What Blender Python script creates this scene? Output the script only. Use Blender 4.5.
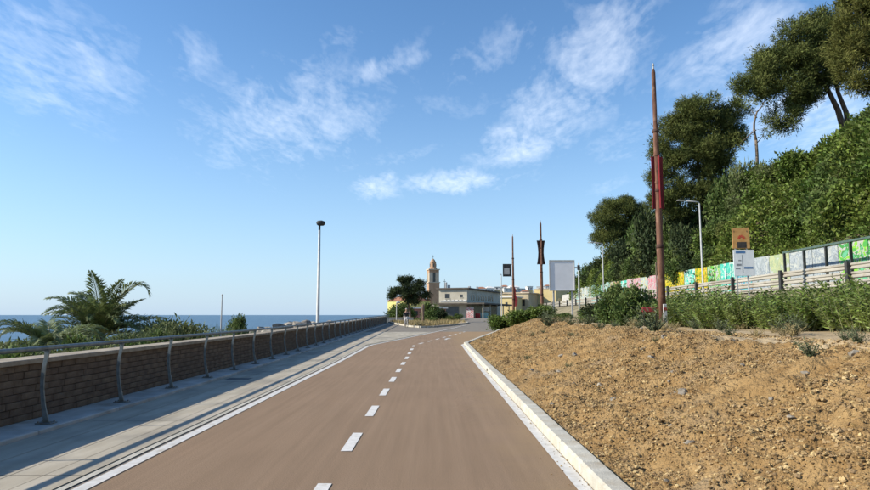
import bpy, bmesh, math, random
import numpy as np
from mathutils import Vector, Matrix, noise as mn
R = math.radians
random.seed(7); rng = np.random.default_rng(7)
scene = bpy.context.scene
for o in list(bpy.data.objects): bpy.data.objects.remove(o)

# ---------------------------------------------------------------- camera, sky, sun, exposure
CAM_Z = 1.45
cam = bpy.data.cameras.new('camera'); camo = bpy.data.objects.new('camera', cam)
scene.collection.objects.link(camo); scene.camera = camo
cam.sensor_width = 36.0; cam.lens = 36.0*640/870
camo.location = (0, 0, CAM_Z); camo.rotation_euler = (R(90)+math.atan(70/640), 0, 0)
cam.clip_start = 0.05; cam.clip_end = 60000
SUN_AZ, SUN_EL = R(-96), R(30.2)          # azimuth clockwise from +Y
sdir = Vector((math.sin(SUN_AZ)*math.cos(SUN_EL), math.cos(SUN_AZ)*math.cos(SUN_EL), math.sin(SUN_EL)))
sun = bpy.data.lights.new('sun', 'SUN'); suno = bpy.data.objects.new('sun', sun)
scene.collection.objects.link(suno); sun.energy = 4.4; sun.angle = R(0.53); sun.color = (1, .92, .78)
suno.rotation_euler = sdir.to_track_quat('Z', 'Y').to_euler(); suno.location = (-30, 5, 30)
scene.view_settings.view_transform = 'Standard'; scene.view_settings.look = 'None'
scene.view_settings.exposure = 0.7; scene.view_settings.gamma = 1
scene.view_settings.use_curve_mapping = False

world = bpy.data.worlds.new('World'); scene.world = world; world.use_nodes = True
def build_world():
    nt = world.node_tree; nt.nodes.clear(); L = nt.links.new
    def N(t, **k):
        n = nt.nodes.new(t)
        for a, b in k.items(): setattr(n, a, b)
        return n
    def M(op, a, b=None, c=None, clamp=False):
        n = N('ShaderNodeMath', operation=op); n.use_clamp = clamp
        for i, v in enumerate((a, b, c)):
            if v is None: continue
            if isinstance(v, (int, float)): n.inputs[i].default_value = v
            else: L(v, n.inputs[i])
        return n.outputs[0]
    sky = N('ShaderNodeTexSky', sky_type='NISHITA'); sky.sun_disc = False
    sky.sun_elevation = SUN_EL; sky.sun_rotation = SUN_AZ
    sky.altitude = 0; sky.air_density = 1.0; sky.dust_density = 0.2; sky.ozone_density = 3.0
    tc = N('ShaderNodeTexCoord'); sp = N('ShaderNodeSeparateXYZ'); L(tc.outputs['Generated'], sp.inputs[0])
    x, y, z = sp.outputs
    # cloud sheet: direction -> point on a plane overhead
    zz = M('ADD', M('MAXIMUM', z, 0.0), 0.10)
    pl = N('ShaderNodeCombineXYZ'); L(M('DIVIDE', x, zz), pl.inputs[0]); L(M('DIVIDE', y, zz), pl.inputs[1])
    # where the cloud patches are: azimuth/elevation style coordinates ahead
    yy = M('MAXIMUM', y, 0.05)
    ab = N('ShaderNodeCombineXYZ'); L(M('DIVIDE', x, yy), ab.inputs[0]); L(M('DIVIDE', z, yy), ab.inputs[1])
    wn = N('ShaderNodeTexNoise'); wn.inputs['Scale'].default_value = 7; wn.inputs['Detail'].default_value = 4
    L(ab.outputs[0], wn.inputs['Vector'])
    wv = N('ShaderNodeVectorMath', operation='MULTIPLY_ADD'); L(wn.outputs['Color'], wv.inputs[0])
    wv.inputs[1].default_value = (.10, .07, 0); L(ab.outputs[0], wv.inputs[2])
    wo = N('ShaderNodeVectorMath', operation='SUBTRACT'); L(wv.outputs[0], wo.inputs[0]); wo.inputs[1].default_value = (.05, .035, 0)
    # (az, el, half width, half height, tilt deg, strength)
    patches = [(-.62,.42,.20,.12,-25,.75),(-.40,.42,.07,.05,-10,.6),(-.23,.325,.20,.115,8,.8),(-.08,.41,.10,.035,30,.8),
               (.03,.213,.12,.024,3,1.0),(-.10,.203,.06,.028,4,.95),(-.06,.252,.09,.016,8,.55),
               (.125,.275,.09,.045,6,1.0),(.20,.35,.15,.08,42,.9),(.27,.43,.17,.09,52,.85),(.10,.43,.15,.045,28,.65),
               (.50,.44,.16,.08,25,.9),(.60,.36,.20,.09,20,.95),(.64,.29,.10,.07,0,.8),(.34,.29,.13,.04,12,.6),(.28,.205,.07,.022,5,.45),
               (-.16,.45,.06,.02,20,.6),(-.20,.375,.05,.012,5,.7),(-.74,.375,.05,.02,0,.8),(.02,.335,.16,.03,10,.4),(.42,.40,.12,.08,30,.6)]
    acc = None
    for a, b, w, h, t, s in patches:
        mp = N('ShaderNodeMapping', vector_type='TEXTURE'); L(wo.outputs[0], mp.inputs[0])
        mp.inputs['Location'].default_value = (a, b, 0); mp.inputs['Rotation'].default_value = (0, 0, R(t))
        mp.inputs['Scale'].default_value = (w*1.25, h*1.35, 1)
        gr = N('ShaderNodeTexGradient', gradient_type='SPHERICAL'); L(mp.outputs[0], gr.inputs[0])
        v = M('MULTIPLY', M('SMOOTH_MIN', M('MULTIPLY', gr.outputs['Fac'], 1.5), 1.0, .4), s)
        acc = v if acc is None else M('MAXIMUM', acc, v)
    # beyond the view the same kind of broken cloud goes on
    gn = N('ShaderNodeTexNoise'); gn.inputs['Scale'].default_value = .55; gn.inputs['Detail'].default_value = 3; L(pl.outputs[0], gn.inputs['Vector'])
    away = M('ADD', M('SUBTRACT', 1.0, M('MULTIPLY_ADD', y, 3.0, -0.6, clamp=True)), M('MULTIPLY_ADD', z, 8.0, -3.9, clamp=True), clamp=True)
    gen = M('MULTIPLY', M('MULTIPLY_ADD', gn.outputs['Fac'], 4.0, -1.9, clamp=True), away)
    low = M('MULTIPLY_ADD', z, 6.0, -.3, clamp=True)
    acc = M('MAXIMUM', acc, M('MULTIPLY', gen, M('MULTIPLY', low, .8)))
    n1 = N('ShaderNodeTexNoise'); n1.inputs['Scale'].default_value = 6.0; n1.inputs['Detail'].default_value = 9; n1.inputs['Roughness'].default_value = .62
    n1.inputs['Distortion'].default_value = .6
    mp = N('ShaderNodeMapping'); mp.inputs['Scale'].default_value = (1.15, .55, 1); mp.inputs['Rotation'].default_value = (0, 0, R(-40)); L(pl.outputs[0], mp.inputs[0]); L(mp.outputs[0], n1.inputs['Vector'])
    n2 = N('ShaderNodeTexNoise'); n2.inputs['Scale'].default_value = 34; n2.inputs['Detail'].default_value = 5; L(mp.outputs[0], n2.inputs['Vector'])
    nn = M('ADD', M('MULTIPLY', n1.outputs['Fac'], .74), M('MULTIPLY', n2.outputs['Fac'], .26))
    den = M('MULTIPLY', M('MULTIPLY_ADD', M('ADD', nn, M('MULTIPLY', acc, .30)), 3.2, -2.0, clamp=True), acc, clamp=True)
    den = M('MULTIPLY', den, .47)
    mix = N('ShaderNodeMix', data_type='RGBA'); L(den, mix.inputs['Factor'])
    # pale blue sea haze low over the whole horizon
    hz = N('ShaderNodeMix', data_type='RGBA'); hf = M('POWER', M('SUBTRACT', 1.0, M('MULTIPLY', M('MAXIMUM', z, 0.0), 2.2, clamp=True)), 2.0)
    hs = N('ShaderNodeHueSaturation'); hs.inputs['Saturation'].default_value = 1.14; hs.inputs['Value'].default_value = .96; L(sky.outputs[0], hs.inputs['Color'])
    L(M('MULTIPLY', hf, .85), hz.inputs['Factor']); L(hs.outputs[0], hz.inputs['A']); hz.inputs['B'].default_value = (2.25, 3.25, 4.5, 1); L(hz.outputs['Result'], mix.inputs['A'])
    mix.inputs['B'].default_value = (6.6, 7.0, 7.6, 1)
    bg = N('ShaderNodeBackground'); bg.inputs['Strength'].default_value = .125; L(mix.outputs['Result'], bg.inputs['Color'])
    out = N('ShaderNodeOutputWorld'); L(bg.outputs[0], out.inputs[0])
build_world()

# ---------------------------------------------------------------- helpers
COL = scene.collection
def link(o, parent=None):
    COL.objects.link(o)
    if parent: o.parent = parent
    return o
def tag(o, label=None, cat=None, group=None, kind=None):
    if label: o['label'] = label
    if cat: o['category'] = cat
    if group: o['group'] = group
    if kind: o['kind'] = kind
    return o
def empty(name, loc=(0,0,0), rz=0):
    o = bpy.data.objects.new(name, None); o.location = loc; o.rotation_euler = (0,0,rz); o.empty_display_size = .2
    return link(o)
def copy_tree(o, parent=None):
    c = o.copy(); link(c); c.parent = parent
    for ch in list(o.children): copy_tree(ch, c)
    return c
def npmesh(name, V, F, m=None, smooth=False):
    """V (n,3), F (k,3|4) arrays"""
    V = np.asarray(V, np.float32); F = np.asarray(F, np.int32); me = bpy.data.meshes.new(name)
    k = F.shape[1]
    me.vertices.add(len(V)); me.vertices.foreach_set('co', V.ravel())
    me.loops.add(F.size); me.loops.foreach_set('vertex_index', F.ravel())
    me.polygons.add(len(F)); me.polygons.foreach_set('loop_start', np.arange(0, F.size, k, dtype=np.int32))
    me.update(calc_edges=True); me.validate()
    if m: me.materials.append(m)
    me.polygons.foreach_set('use_smooth', np.full(len(F), bool(smooth)))
    return me
def ob(name, me, parent=None, loc=None, rot=None, sc=None):
    o = bpy.data.objects.new(name, me); link(o, parent)
    if loc is not None: o.location = loc
    if rot is not None: o.rotation_euler = rot
    if sc is not None: o.scale = sc if not isinstance(sc, (int, float)) else (sc,)*3
    return o
class MB:
    def __init__(s): s.b = bmesh.new()
    def box(s, x0, x1, y0, y1, z0, z1, bev=0, mat=None):
        r = bmesh.ops.create_cube(s.b, size=1)
        vs = r['verts']
        for v in vs: v.co = Vector(((x0+x1)/2+v.co.x*(x1-x0), (y0+y1)/2+v.co.y*(y1-y0), (z0+z1)/2+v.co.z*(z1-z0)))
        if mat is not None:
            for v in vs: v.co = mat @ v.co
        if bev:
            es = {e for v in vs for e in v.link_edges}
            bmesh.ops.bevel(s.b, geom=list(es), offset=bev, segments=1, affect='EDGES')
        return s
    def poly(s, pts):
        s.b.faces.new([s.b.verts.new(p) for p in pts]); return s
    def prism(s, pts2, z0, z1):
        """outline in xy extruded in z"""
        lo = [s.b.verts.new((p[0], p[1], z0)) for p in pts2]; hi = [s.b.verts.new((p[0], p[1], z1)) for p in pts2]
        n = len(lo)
        s.b.faces.new(lo[::-1]); s.b.faces.new(hi)
        for i in range(n): s.b.faces.new((lo[i], lo[(i+1)%n], hi[(i+1)%n], hi[i]))
        return s
    def tube(s, pts, rad, n=8, cap=True, flat=None):
        """rad number or list; flat=(a,b) scales the section's side/up radius"""
        pts = [Vector(p) for p in pts]; rad = rad if isinstance(rad, (list, tuple)) else [rad]*len(pts)
        rings = []; up0 = None
        for i, p in enumerate(pts):
            t = (pts[min(i+1, len(pts)-1)]-pts[max(i-1, 0)]).normalized()
            if up0 is None: up0 = Vector((0,0,1)) if abs(t.z) < .9 else Vector((0,1,0))
            a = t.cross(up0)
            if a.length < 1e-4: a = t.cross(Vector((1,0,0)))
            a.normalize(); b = a.cross(t).normalized(); up0 = b
            fa, fb = flat or (1, 1)
            rings.append([s.b.verts.new(p+rad[i]*(fa*math.cos(2*math.pi*k/n)*a+fb*math.sin(2*math.pi*k/n)*b)) for k in range(n)])
        for r0, r1 in zip(rings, rings[1:]):
            for k in range(n): s.b.faces.new((r0[k], r0[(k+1)%n], r1[(k+1)%n], r1[k]))
        if cap: s.b.faces.new(rings[0][::-1]); s.b.faces.new(rings[-1])
        return s
    def lathe(s, prof, n=12, cen=(0,0)):
        return s.tube([(cen[0], cen[1], z) for r, z in prof], [r for r, z in prof], n)
    def mesh(s, name, m, smooth=False):
        me = bpy.data.meshes.new(name); bmesh.ops.recalc_face_normals(s.b, faces=s.b.faces[:])
        if smooth:
            for f in s.b.faces: f.smooth = True
        s.b.to_mesh(me); s.b.free(); me.materials.append(m); return me
    def build(s, name, m, parent=None, smooth=False, **k): return ob(name, s.mesh(name, m, smooth), parent, **k)

def mat(name, c1, c2=None, scale=4, detail=5, rough=.85, bump=0, bscale=None, stretch=(1,1,1), spec=.3, rnd=0, metal=0, island=0, ramp=(.35,.65), transl=0, c3=None, s3=.6, r3=(.55,.75), bdist=.02):
    m = bpy.data.materials.new(name); m.use_nodes = True; nt = m.node_tree; L = nt.links.new
    p = nt.nodes['Principled BSDF']; p.inputs['Roughness'].default_value = rough; p.inputs['Metallic'].default_value = metal
    p.inputs['Specular IOR Level'].default_value = spec
    c2 = c2 or c1
    tc = nt.nodes.new('ShaderNodeTexCoord'); mp = nt.nodes.new('ShaderNodeMapping'); L(tc.outputs['Object'], mp.inputs[0])
    mp.inputs['Scale'].default_value = stretch
    nz = nt.nodes.new('ShaderNodeTexNoise'); nz.inputs['Scale'].default_value = scale; nz.inputs['Detail'].default_value = detail
    L(mp.outputs[0], nz.inputs['Vector'])
    cr = nt.nodes.new('ShaderNodeValToRGB'); L(nz.outputs['Fac'], cr.inputs[0])
    cr.color_ramp.elements[0].position = ramp[0]; cr.color_ramp.elements[1].position = ramp[1]
    cr.color_ramp.elements[0].color = (*c1, 1); cr.color_ramp.elements[1].color = (*c2, 1)
    col = cr.outputs[0]
    if c3:
        n3 = nt.nodes.new('ShaderNodeTexNoise'); n3.inputs['Scale'].default_value = s3; n3.inputs['Detail'].default_value = 6; L(tc.outputs['Object'], n3.inputs['Vector'])
        r = nt.nodes.new('ShaderNodeMapRange'); r.inputs['From Min'].default_value = r3[0]; r.inputs['From Max'].default_value = r3[1]; L(n3.outputs['Fac'], r.inputs[0])
        mx = nt.nodes.new('ShaderNodeMix'); mx.data_type = 'RGBA'; L(r.outputs[0], mx.inputs['Factor']); L(col, mx.inputs['A']); mx.inputs['B'].default_value = (*c3, 1); col = mx.outputs['Result']
    if rnd or island:
        src = nt.nodes.new('ShaderNodeObjectInfo').outputs['Random'] if rnd else nt.nodes.new('ShaderNodeNewGeometry').outputs['Random Per Island']
        a = rnd or island
        r = nt.nodes.new('ShaderNodeMapRange'); r.inputs['To Min'].default_value = 1-a; r.inputs['To Max'].default_value = 1+a; L(src, r.inputs[0])
        h = nt.nodes.new('ShaderNodeHueSaturation'); L(r.outputs[0], h.inputs['Value']); L(col, h.inputs['Color']); col = h.outputs[0]
        r2 = nt.nodes.new('ShaderNodeMath'); r2.operation = 'MULTIPLY_ADD'; r2.inputs[1].default_value = .05*a; r2.inputs[2].default_value = .5-.025*a
        L(src, r2.inputs[0]); L(r2.outputs[0], h.inputs['Hue'])
    L(col, p.inputs['Base Color'])
    if bump:
        b = nt.nodes.new('ShaderNodeBump'); b.inputs['Strength'].default_value = bump; b.inputs['Distance'].default_value = bdist
        n2 = nt.nodes.new('ShaderNodeTexNoise'); n2.inputs['Scale'].default_value = bscale or scale*6; n2.inputs['Detail'].default_value = 6
        L(mp.outputs[0], n2.inputs['Vector']); L(n2.outputs['Fac'], b.inputs['Height']); L(b.outputs[0], p.inputs['Normal'])
    if transl:
        t = nt.nodes.new('ShaderNodeBsdfTranslucent'); L(col, t.inputs['Color']); ms = nt.nodes.new('ShaderNodeMixShader'); ms.inputs[0].default_value = transl
        L(p.outputs[0], ms.inputs[1]); L(t.outputs[0], ms.inputs[2]); L(ms.outputs[0], nt.nodes['Material Output'].inputs[0])
    return m

def sstep(a, b, x): t = np.clip((np.asarray(x, float)-a)/(b-a), 0, 1); return t*t*(3-2*t)
def gz(Y): return .0067*np.clip(np.asarray(Y, float)-20, 0, 120)
def G(Y): return float(gz(Y))
def vnoise(X, Y, s, seed=0):
    """vectorised 2-D value noise, about -1..1"""
    X = np.asarray(X, float)*s+seed*17.31; Y = np.asarray(Y, float)*s-seed*9.7
    xi = np.floor(X).astype(np.int64); yi = np.floor(Y).astype(np.int64); fx = X-xi; fy = Y-yi
    fx = fx*fx*(3-2*fx); fy = fy*fy*(3-2*fy)
    def hsh(a, b):
        h = (a*374761393+b*668265263+seed*1442695) & 0xffffffff
        h = ((h ^ (h >> 13))*1274126177) & 0xffffffff
        return ((h ^ (h >> 16)) & 0xffff)/32767.5-1
    return (hsh(xi,yi)*(1-fx)+hsh(xi+1,yi)*fx)*(1-fy)+(hsh(xi,yi+1)*(1-fx)+hsh(xi+1,yi+1)*fx)*fy
def fbm(X, Y, s, o=4, seed=0, gain=.5):
    r = 0; a = 1
    for i in range(o): r = r+a*vnoise(X, Y, s*2**i, seed+i); a *= gain
    return r
def gridfaces(nx, ny):
    i = np.arange(ny-1)[:, None]*nx+np.arange(nx-1)[None]; i = i.ravel()
    return np.stack([i, i+1, i+1+nx, i+nx], 1)
def strip(name, left, right, ys, zoff, m, parent=None, nx=2):
    """sheet between two X functions following the ground grade"""
    V = []
    for y in ys:
        for k in range(nx):
            t = k/(nx-1); V.append((left(y)*(1-t)+right(y)*t, y, G(y)+zoff))
    return ob(name, npmesh(name, V, gridfaces(nx, len(ys)), m), parent)

# ---------------------------------------------------------------- materials
M_ = {}
M_['path'] = mat('path_brown', (.230,.156,.098), (.258,.177,.113), scale=1.1, detail=8, rough=.9, bump=.35, bscale=140, stretch=(5,.35,1), spec=.2, c3=(.275,.185,.117), s3=.35, r3=(.5,.8))
M_['asphalt'] = mat('asphalt_grey', (.17,.15,.12), (.215,.19,.155), scale=2.5, rough=.9, bump=.3, bscale=90, c3=(.24,.205,.16), s3=.25)
M_['road'] = mat('road_asphalt', (.06,.06,.06), (.09,.088,.085), scale=2.5, rough=.9)
M_['paint'] = mat('road_paint', (.50,.485,.45), (.62,.605,.57), scale=9, detail=8, rough=.7, bump=.2, bscale=120, c3=(.40,.35,.28), s3=6, r3=(.56,.78))
M_['paint2'] = mat('dash_paint', (.56,.54,.50), (.66,.64,.60), scale=14, detail=8, rough=.7, c3=(.36,.29,.22), s3=13, r3=(.58,.78))
M_['pave'] = mat('pale_concrete', (.335,.295,.225), (.43,.385,.305), scale=1.4, detail=8, rough=.88, bump=.25, bscale=70, stretch=(3,.5,1), c3=(.24,.22,.18), s3=.8, r3=(.5,.7))
M_['conc'] = mat('concrete', (.36,.35,.32), (.50,.49,.45), scale=3, detail=8, rough=.88, bump=.3, bscale=60, c3=(.30,.27,.22), s3=1.7, rnd=.08)
M_['kerb'] = mat('kerb_concrete', (.38,.36,.30), (.52,.495,.42), scale=4, detail=8, rough=.85, bump=.35, bscale=60, c3=(.36,.30,.21), s3=2.3, rnd=.09)
M_['slot'] = mat('slot_dark', (.03,.03,.03), (.06,.055,.05), rough=.95)
M_['block'] = mat('brown_stone', (0.102,0.072,0.048), (0.162,0.118,0.080), scale=7, detail=8, rough=.92, bump=.6, bscale=45, rnd=.14)
M_['block_far'] = mat('brown_stone_far', (0.102,0.072,0.048), (0.162,0.118,0.080), scale=7, detail=8, rough=.92, bump=.6, bscale=45, island=.14)
M_['mortar'] = mat('mortar', (0.094,0.071,0.050), (0.138,0.106,0.079), scale=12, rough=.95, bump=.4)
M_['coping'] = mat('coping_stone', (.24,.20,.15), (.36,.31,.24), scale=5, detail=8, rough=.9, bump=.3, rnd=.1)
M_['galv'] = mat('galvanised', (0.163,0.181,0.175), (0.263,0.281,0.265), scale=9, rough=.5, metal=.5, spec=.4, bump=.1, c3=(.16,.15,.12), s3=4)
M_['white_metal'] = mat('white_metal', (.42,.42,.40), (.52,.52,.50), scale=4, rough=.5)
M_['grey_metal'] = mat('grey_metal', (.32,.33,.33), (.42,.43,.43), scale=4, rough=.55)
M_['dark_metal'] = mat('dark_metal', (.022,.024,.024), (.05,.05,.048), scale=6, rough=.55)
M_['green_metal'] = mat('green_metal', (.05,.09,.075), (.09,.13,.11), scale=6, rough=.55)
M_['rust'] = mat('rust_pole', (.075,.032,.02), (.19,.095,.06), scale=3, detail=9, rough=.8, bump=.4, bscale=30, stretch=(3,3,.6), c3=(.27,.17,.12), s3=2.5)
M_['rust_dark'] = mat('rust_dark', (.045,.022,.017), (.085,.045,.032), scale=4, rough=.8, bump=.3)
M_['red'] = mat('red_panel', (.22,.012,.016), (.30,.022,.024), scale=4, rough=.6)
M_['earth'] = mat('earth', (0.214,0.127,0.050), (0.360,0.239,0.109), scale=3.2, detail=12, rough=.97, bump=1.0, bdist=.07, bscale=24, spec=.1, c3=(.27,.20,.12), s3=1.1, ramp=(.3,.7))
M_['clod'] = mat('clod', (0.217,0.138,0.059), (0.387,0.279,0.147), scale=6, rough=.97, bump=.6, spec=.1, island=.38)
M_['clod_one'] = mat('clod_one', (0.212,0.136,0.064), (0.323,0.230,0.119), scale=9, rough=.97, bump=.6, spec=.1, rnd=.3)
M_['stone_pale'] = mat('stone_pale', (.46,.40,.29), (.60,.54,.43), scale=8, rough=.9, bump=.4, rnd=.15)
M_['stone_grey'] = mat('stone_grey', (.22,.19,.15), (.31,.28,.23), scale=8, rough=.9, bump=.4, rnd=.2)
M_['sand'] = mat('sandy_soil', (.32,.235,.13), (.42,.32,.19), scale=3, detail=9, rough=.97, bump=.7, bscale=30, c3=(.28,.20,.10), s3=.9)
M_['ground'] = mat('ground_soil', (.17,.145,.085), (.27,.23,.145), scale=.8, detail=9, rough=.97, bump=.6, bscale=8, c3=(.10,.115,.045), s3=.3)
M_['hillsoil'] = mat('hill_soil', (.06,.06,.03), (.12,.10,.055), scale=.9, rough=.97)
M_['boulder'] = mat('boulder', (.17,.15,.125), (.34,.31,.265), scale=3, detail=8, rough=.92, bump=.6, rnd=.2)
M_['bark'] = mat('bark', (.10,.07,.05), (.24,.18,.135), scale=5, detail=8, rough=.95, bump=.8, bscale=20, stretch=(2,2,.5))
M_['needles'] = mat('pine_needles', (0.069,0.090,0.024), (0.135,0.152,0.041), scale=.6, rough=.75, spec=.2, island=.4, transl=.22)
M_['needles_lit'] = mat('pine_needles_sunlit', (0.088,0.097,0.023), (0.155,0.155,0.041), scale=.6, rough=.75, spec=.2, island=.4, transl=.25)  # brighter, yellower copy of the needles: sunlit look put into the colour
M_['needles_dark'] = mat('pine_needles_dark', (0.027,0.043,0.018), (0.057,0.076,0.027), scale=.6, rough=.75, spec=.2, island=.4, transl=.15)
M_['ivy'] = mat('ivy_leaves', (0.066,0.111,0.019), (0.182,0.225,0.044), scale=.3, detail=5, rough=.6, spec=.3, island=.55, transl=.28)
M_['shrub'] = mat('shrub_leaves', (0.065,0.108,0.026), (0.138,0.181,0.048), scale=.7, rough=.7, island=.45, transl=.25)
M_['shrub_pale'] = mat('shrub_leaves_pale', (.09,.115,.04), (.16,.185,.075), scale=.7, rough=.7, island=.4, transl=.3)
M_['oleander'] = mat('oleander_leaves', (0.109,0.161,0.029), (0.193,0.245,0.057), scale=1.2, rough=.5, spec=.4, island=.45, transl=.28)
M_['weed'] = mat('weed_leaves', (.075,.095,.045), (.14,.155,.085), scale=3, rough=.8, island=.4, transl=.25)
M_['dry'] = mat('dry_grass', (.24,.19,.09), (.36,.29,.15), scale=3, rough=.9, island=.35, transl=.2)
M_['palm'] = mat('palm_leaflets', (0.106,0.144,0.044), (0.206,0.244,0.094), scale=3, rough=.5, spec=.45, island=.4, transl=.22)
M_['palm_rib'] = mat('palm_rib', (.13,.14,.06), (.19,.19,.09), scale=4, rough=.6)
M_['reed'] = mat('reed_leaves', (.085,.115,.045), (.16,.185,.085), scale=2, rough=.7, island=.35, transl=.25)
M_['glass'] = mat('window_dark', (.02,.022,.025), (.04,.045,.05), scale=1, rough=.15, spec=.6)
M_['plaster'] = mat('plaster_grey', (.44,.40,.31), (.54,.50,.40), scale=.8, detail=8, rough=.9, c3=(.26,.24,.19), s3=.4, rnd=.05)
M_['roofdark'] = mat('roof_dark', (.09,.075,.06), (.14,.12,.10), scale=1, rough=.9)
M_['cream'] = mat('plaster_cream', (.50,.40,.19), (.58,.47,.24), scale=.5, rough=.9)
M_['beige'] = mat('plaster_beige', (.40,.33,.21), (.48,.40,.27), scale=.5, rough=.9)
M_['yellow'] = mat('plaster_yellow', (.62,.55,.18), (.68,.60,.24), scale=.5, rough=.9)
M_['white'] = mat('plaster_white', (.60,.58,.54), (.70,.68,.64), scale=.5, rough=.9, rnd=.12)
M_['tile'] = mat('roof_tile', (.26,.11,.06), (.36,.17,.10), scale=2, rough=.9)
M_['tower'] = mat('tower_stone', (.36,.22,.13), (.46,.30,.19), scale=.6, detail=8, rough=.9, c3=(.30,.17,.10), s3=.3)
M_['towerpale'] = mat('tower_pale', (.50,.40,.28), (.58,.48,.36), scale=.6, rough=.9)

def enrich_path(m):
    nt = m.node_tree; L = nt.links.new; p = nt.nodes['Principled BSDF']; col = p.inputs['Base Color'].links[0].from_socket
    tc = nt.nodes.new('ShaderNodeTexCoord')
    sp = nt.nodes.new('ShaderNodeTexNoise'); sp.inputs['Scale'].default_value = 95; sp.inputs['Detail'].default_value = 3; L(tc.outputs['Object'], sp.inputs['Vector'])
    r = nt.nodes.new('ShaderNodeMapRange'); r.inputs['From Min'].default_value = .3; r.inputs['From Max'].default_value = .7; r.inputs['To Min'].default_value = .72; r.inputs['To Max'].default_value = 1.28; L(sp.outputs['Fac'], r.inputs[0])
    h = nt.nodes.new('ShaderNodeHueSaturation'); L(col, h.inputs['Color']); L(r.outputs[0], h.inputs['Value'])
    mp = nt.nodes.new('ShaderNodeMapping'); mp.inputs['Scale'].default_value = (9, .12, 1); L(tc.outputs['Object'], mp.inputs[0])
    st = nt.nodes.new('ShaderNodeTexNoise'); st.inputs['Scale'].default_value = 1.4; st.inputs['Detail'].default_value = 6; L(mp.outputs[0], st.inputs['Vector'])
    r2 = nt.nodes.new('ShaderNodeMapRange'); r2.inputs['From Min'].default_value = .35; r2.inputs['From Max'].default_value = .65; r2.inputs['To Min'].default_value = .95; r2.inputs['To Max'].default_value = 1.05; L(st.outputs['Fac'], r2.inputs[0])
    h2 = nt.nodes.new('ShaderNodeHueSaturation'); L(h.outputs[0], h2.inputs['Color']); L(r2.outputs[0], h2.inputs['Value'])
    # sand drifted against the kerb
    sx = nt.nodes.new('ShaderNodeSeparateXYZ'); L(tc.outputs['Object'], sx.inputs[0])
    n3 = nt.nodes.new('ShaderNodeTexNoise'); n3.inputs['Scale'].default_value = 1.6; n3.inputs['Detail'].default_value = 8; L(tc.outputs['Object'], n3.inputs['Vector'])
    a = nt.nodes.new('ShaderNodeMath'); a.operation = 'MULTIPLY_ADD'; a.inputs[1].default_value = 1.5; L(n3.outputs['Fac'], a.inputs[0]); L(sx.outputs[0], a.inputs[2])
    r3 = nt.nodes.new('ShaderNodeMapRange'); r3.inputs['From Min'].default_value = 1.35; r3.inputs['From Max'].default_value = 2.3; r3.inputs['To Max'].default_value = .75; L(a.outputs[0], r3.inputs[0])
    mx = nt.nodes.new('ShaderNodeMix'); mx.data_type = 'RGBA'; L(r3.outputs[0], mx.inputs['Factor']); L(h2.outputs[0], mx.inputs['A']); mx.inputs['B'].default_value = (.30,.205,.11,1)
    L(mx.outputs['Result'], p.inputs['Base Color'])
enrich_path(M_['path'])

# ---------------------------------------------------------------- sea
def build_sea():
    m = bpy.data.materials.new('sea_water'); m.use_nodes = True; nt = m.node_tree; L = nt.links.new
    p = nt.nodes['Principled BSDF']; p.inputs['Base Color'].default_value = (.035,.088,.155,1); p.inputs['Roughness'].default_value = .32
    p.inputs['Specular IOR Level'].default_value = .22; p.inputs['IOR'].default_value = 1.33
    tc = nt.nodes.new('ShaderNodeTexCoord'); mp = nt.nodes.new('ShaderNodeMapping'); L(tc.outputs['Object'], mp.inputs[0]); mp.inputs['Rotation'].default_value = (0,0,.5); mp.inputs['Scale'].default_value = (.35,1,1)
    n = nt.nodes.new('ShaderNodeTexNoise'); n.inputs['Scale'].default_value = .55; n.inputs['Detail'].default_value = 8; L(mp.outputs[0], n.inputs['Vector'])
    b = nt.nodes.new('ShaderNodeBump'); b.inputs['Strength'].default_value = 1; b.inputs['Distance'].default_value = .9; L(n.outputs['Fac'], b.inputs['Height']); L(b.outputs[0], p.inputs['Normal'])
    n2 = nt.nodes.new('ShaderNodeTexNoise'); n2.inputs['Scale'].default_value = .012; n2.inputs['Detail'].default_value = 5; L(mp.outputs[0], n2.inputs['Vector'])
    cr = nt.nodes.new('ShaderNodeValToRGB'); cr.color_ramp.elements[0].position = .35; cr.color_ramp.elements[1].position = .7
    cr.color_ramp.elements[0].color = (.055,.115,.18,1); cr.color_ramp.elements[1].color = (.075,.145,.215,1); L(n2.outputs['Fac'], cr.inputs[0]); L(cr.outputs[0], p.inputs['Base Color'])
    V = [(-40000,-20000,-4.2),(60000,-20000,-4.2),(60000,45000,-4.2),(-40000,45000,-4.2)]
    tag(ob('sea', npmesh('sea', V, [(0,1,2,3)], m)), kind='structure')
build_sea()

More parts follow.
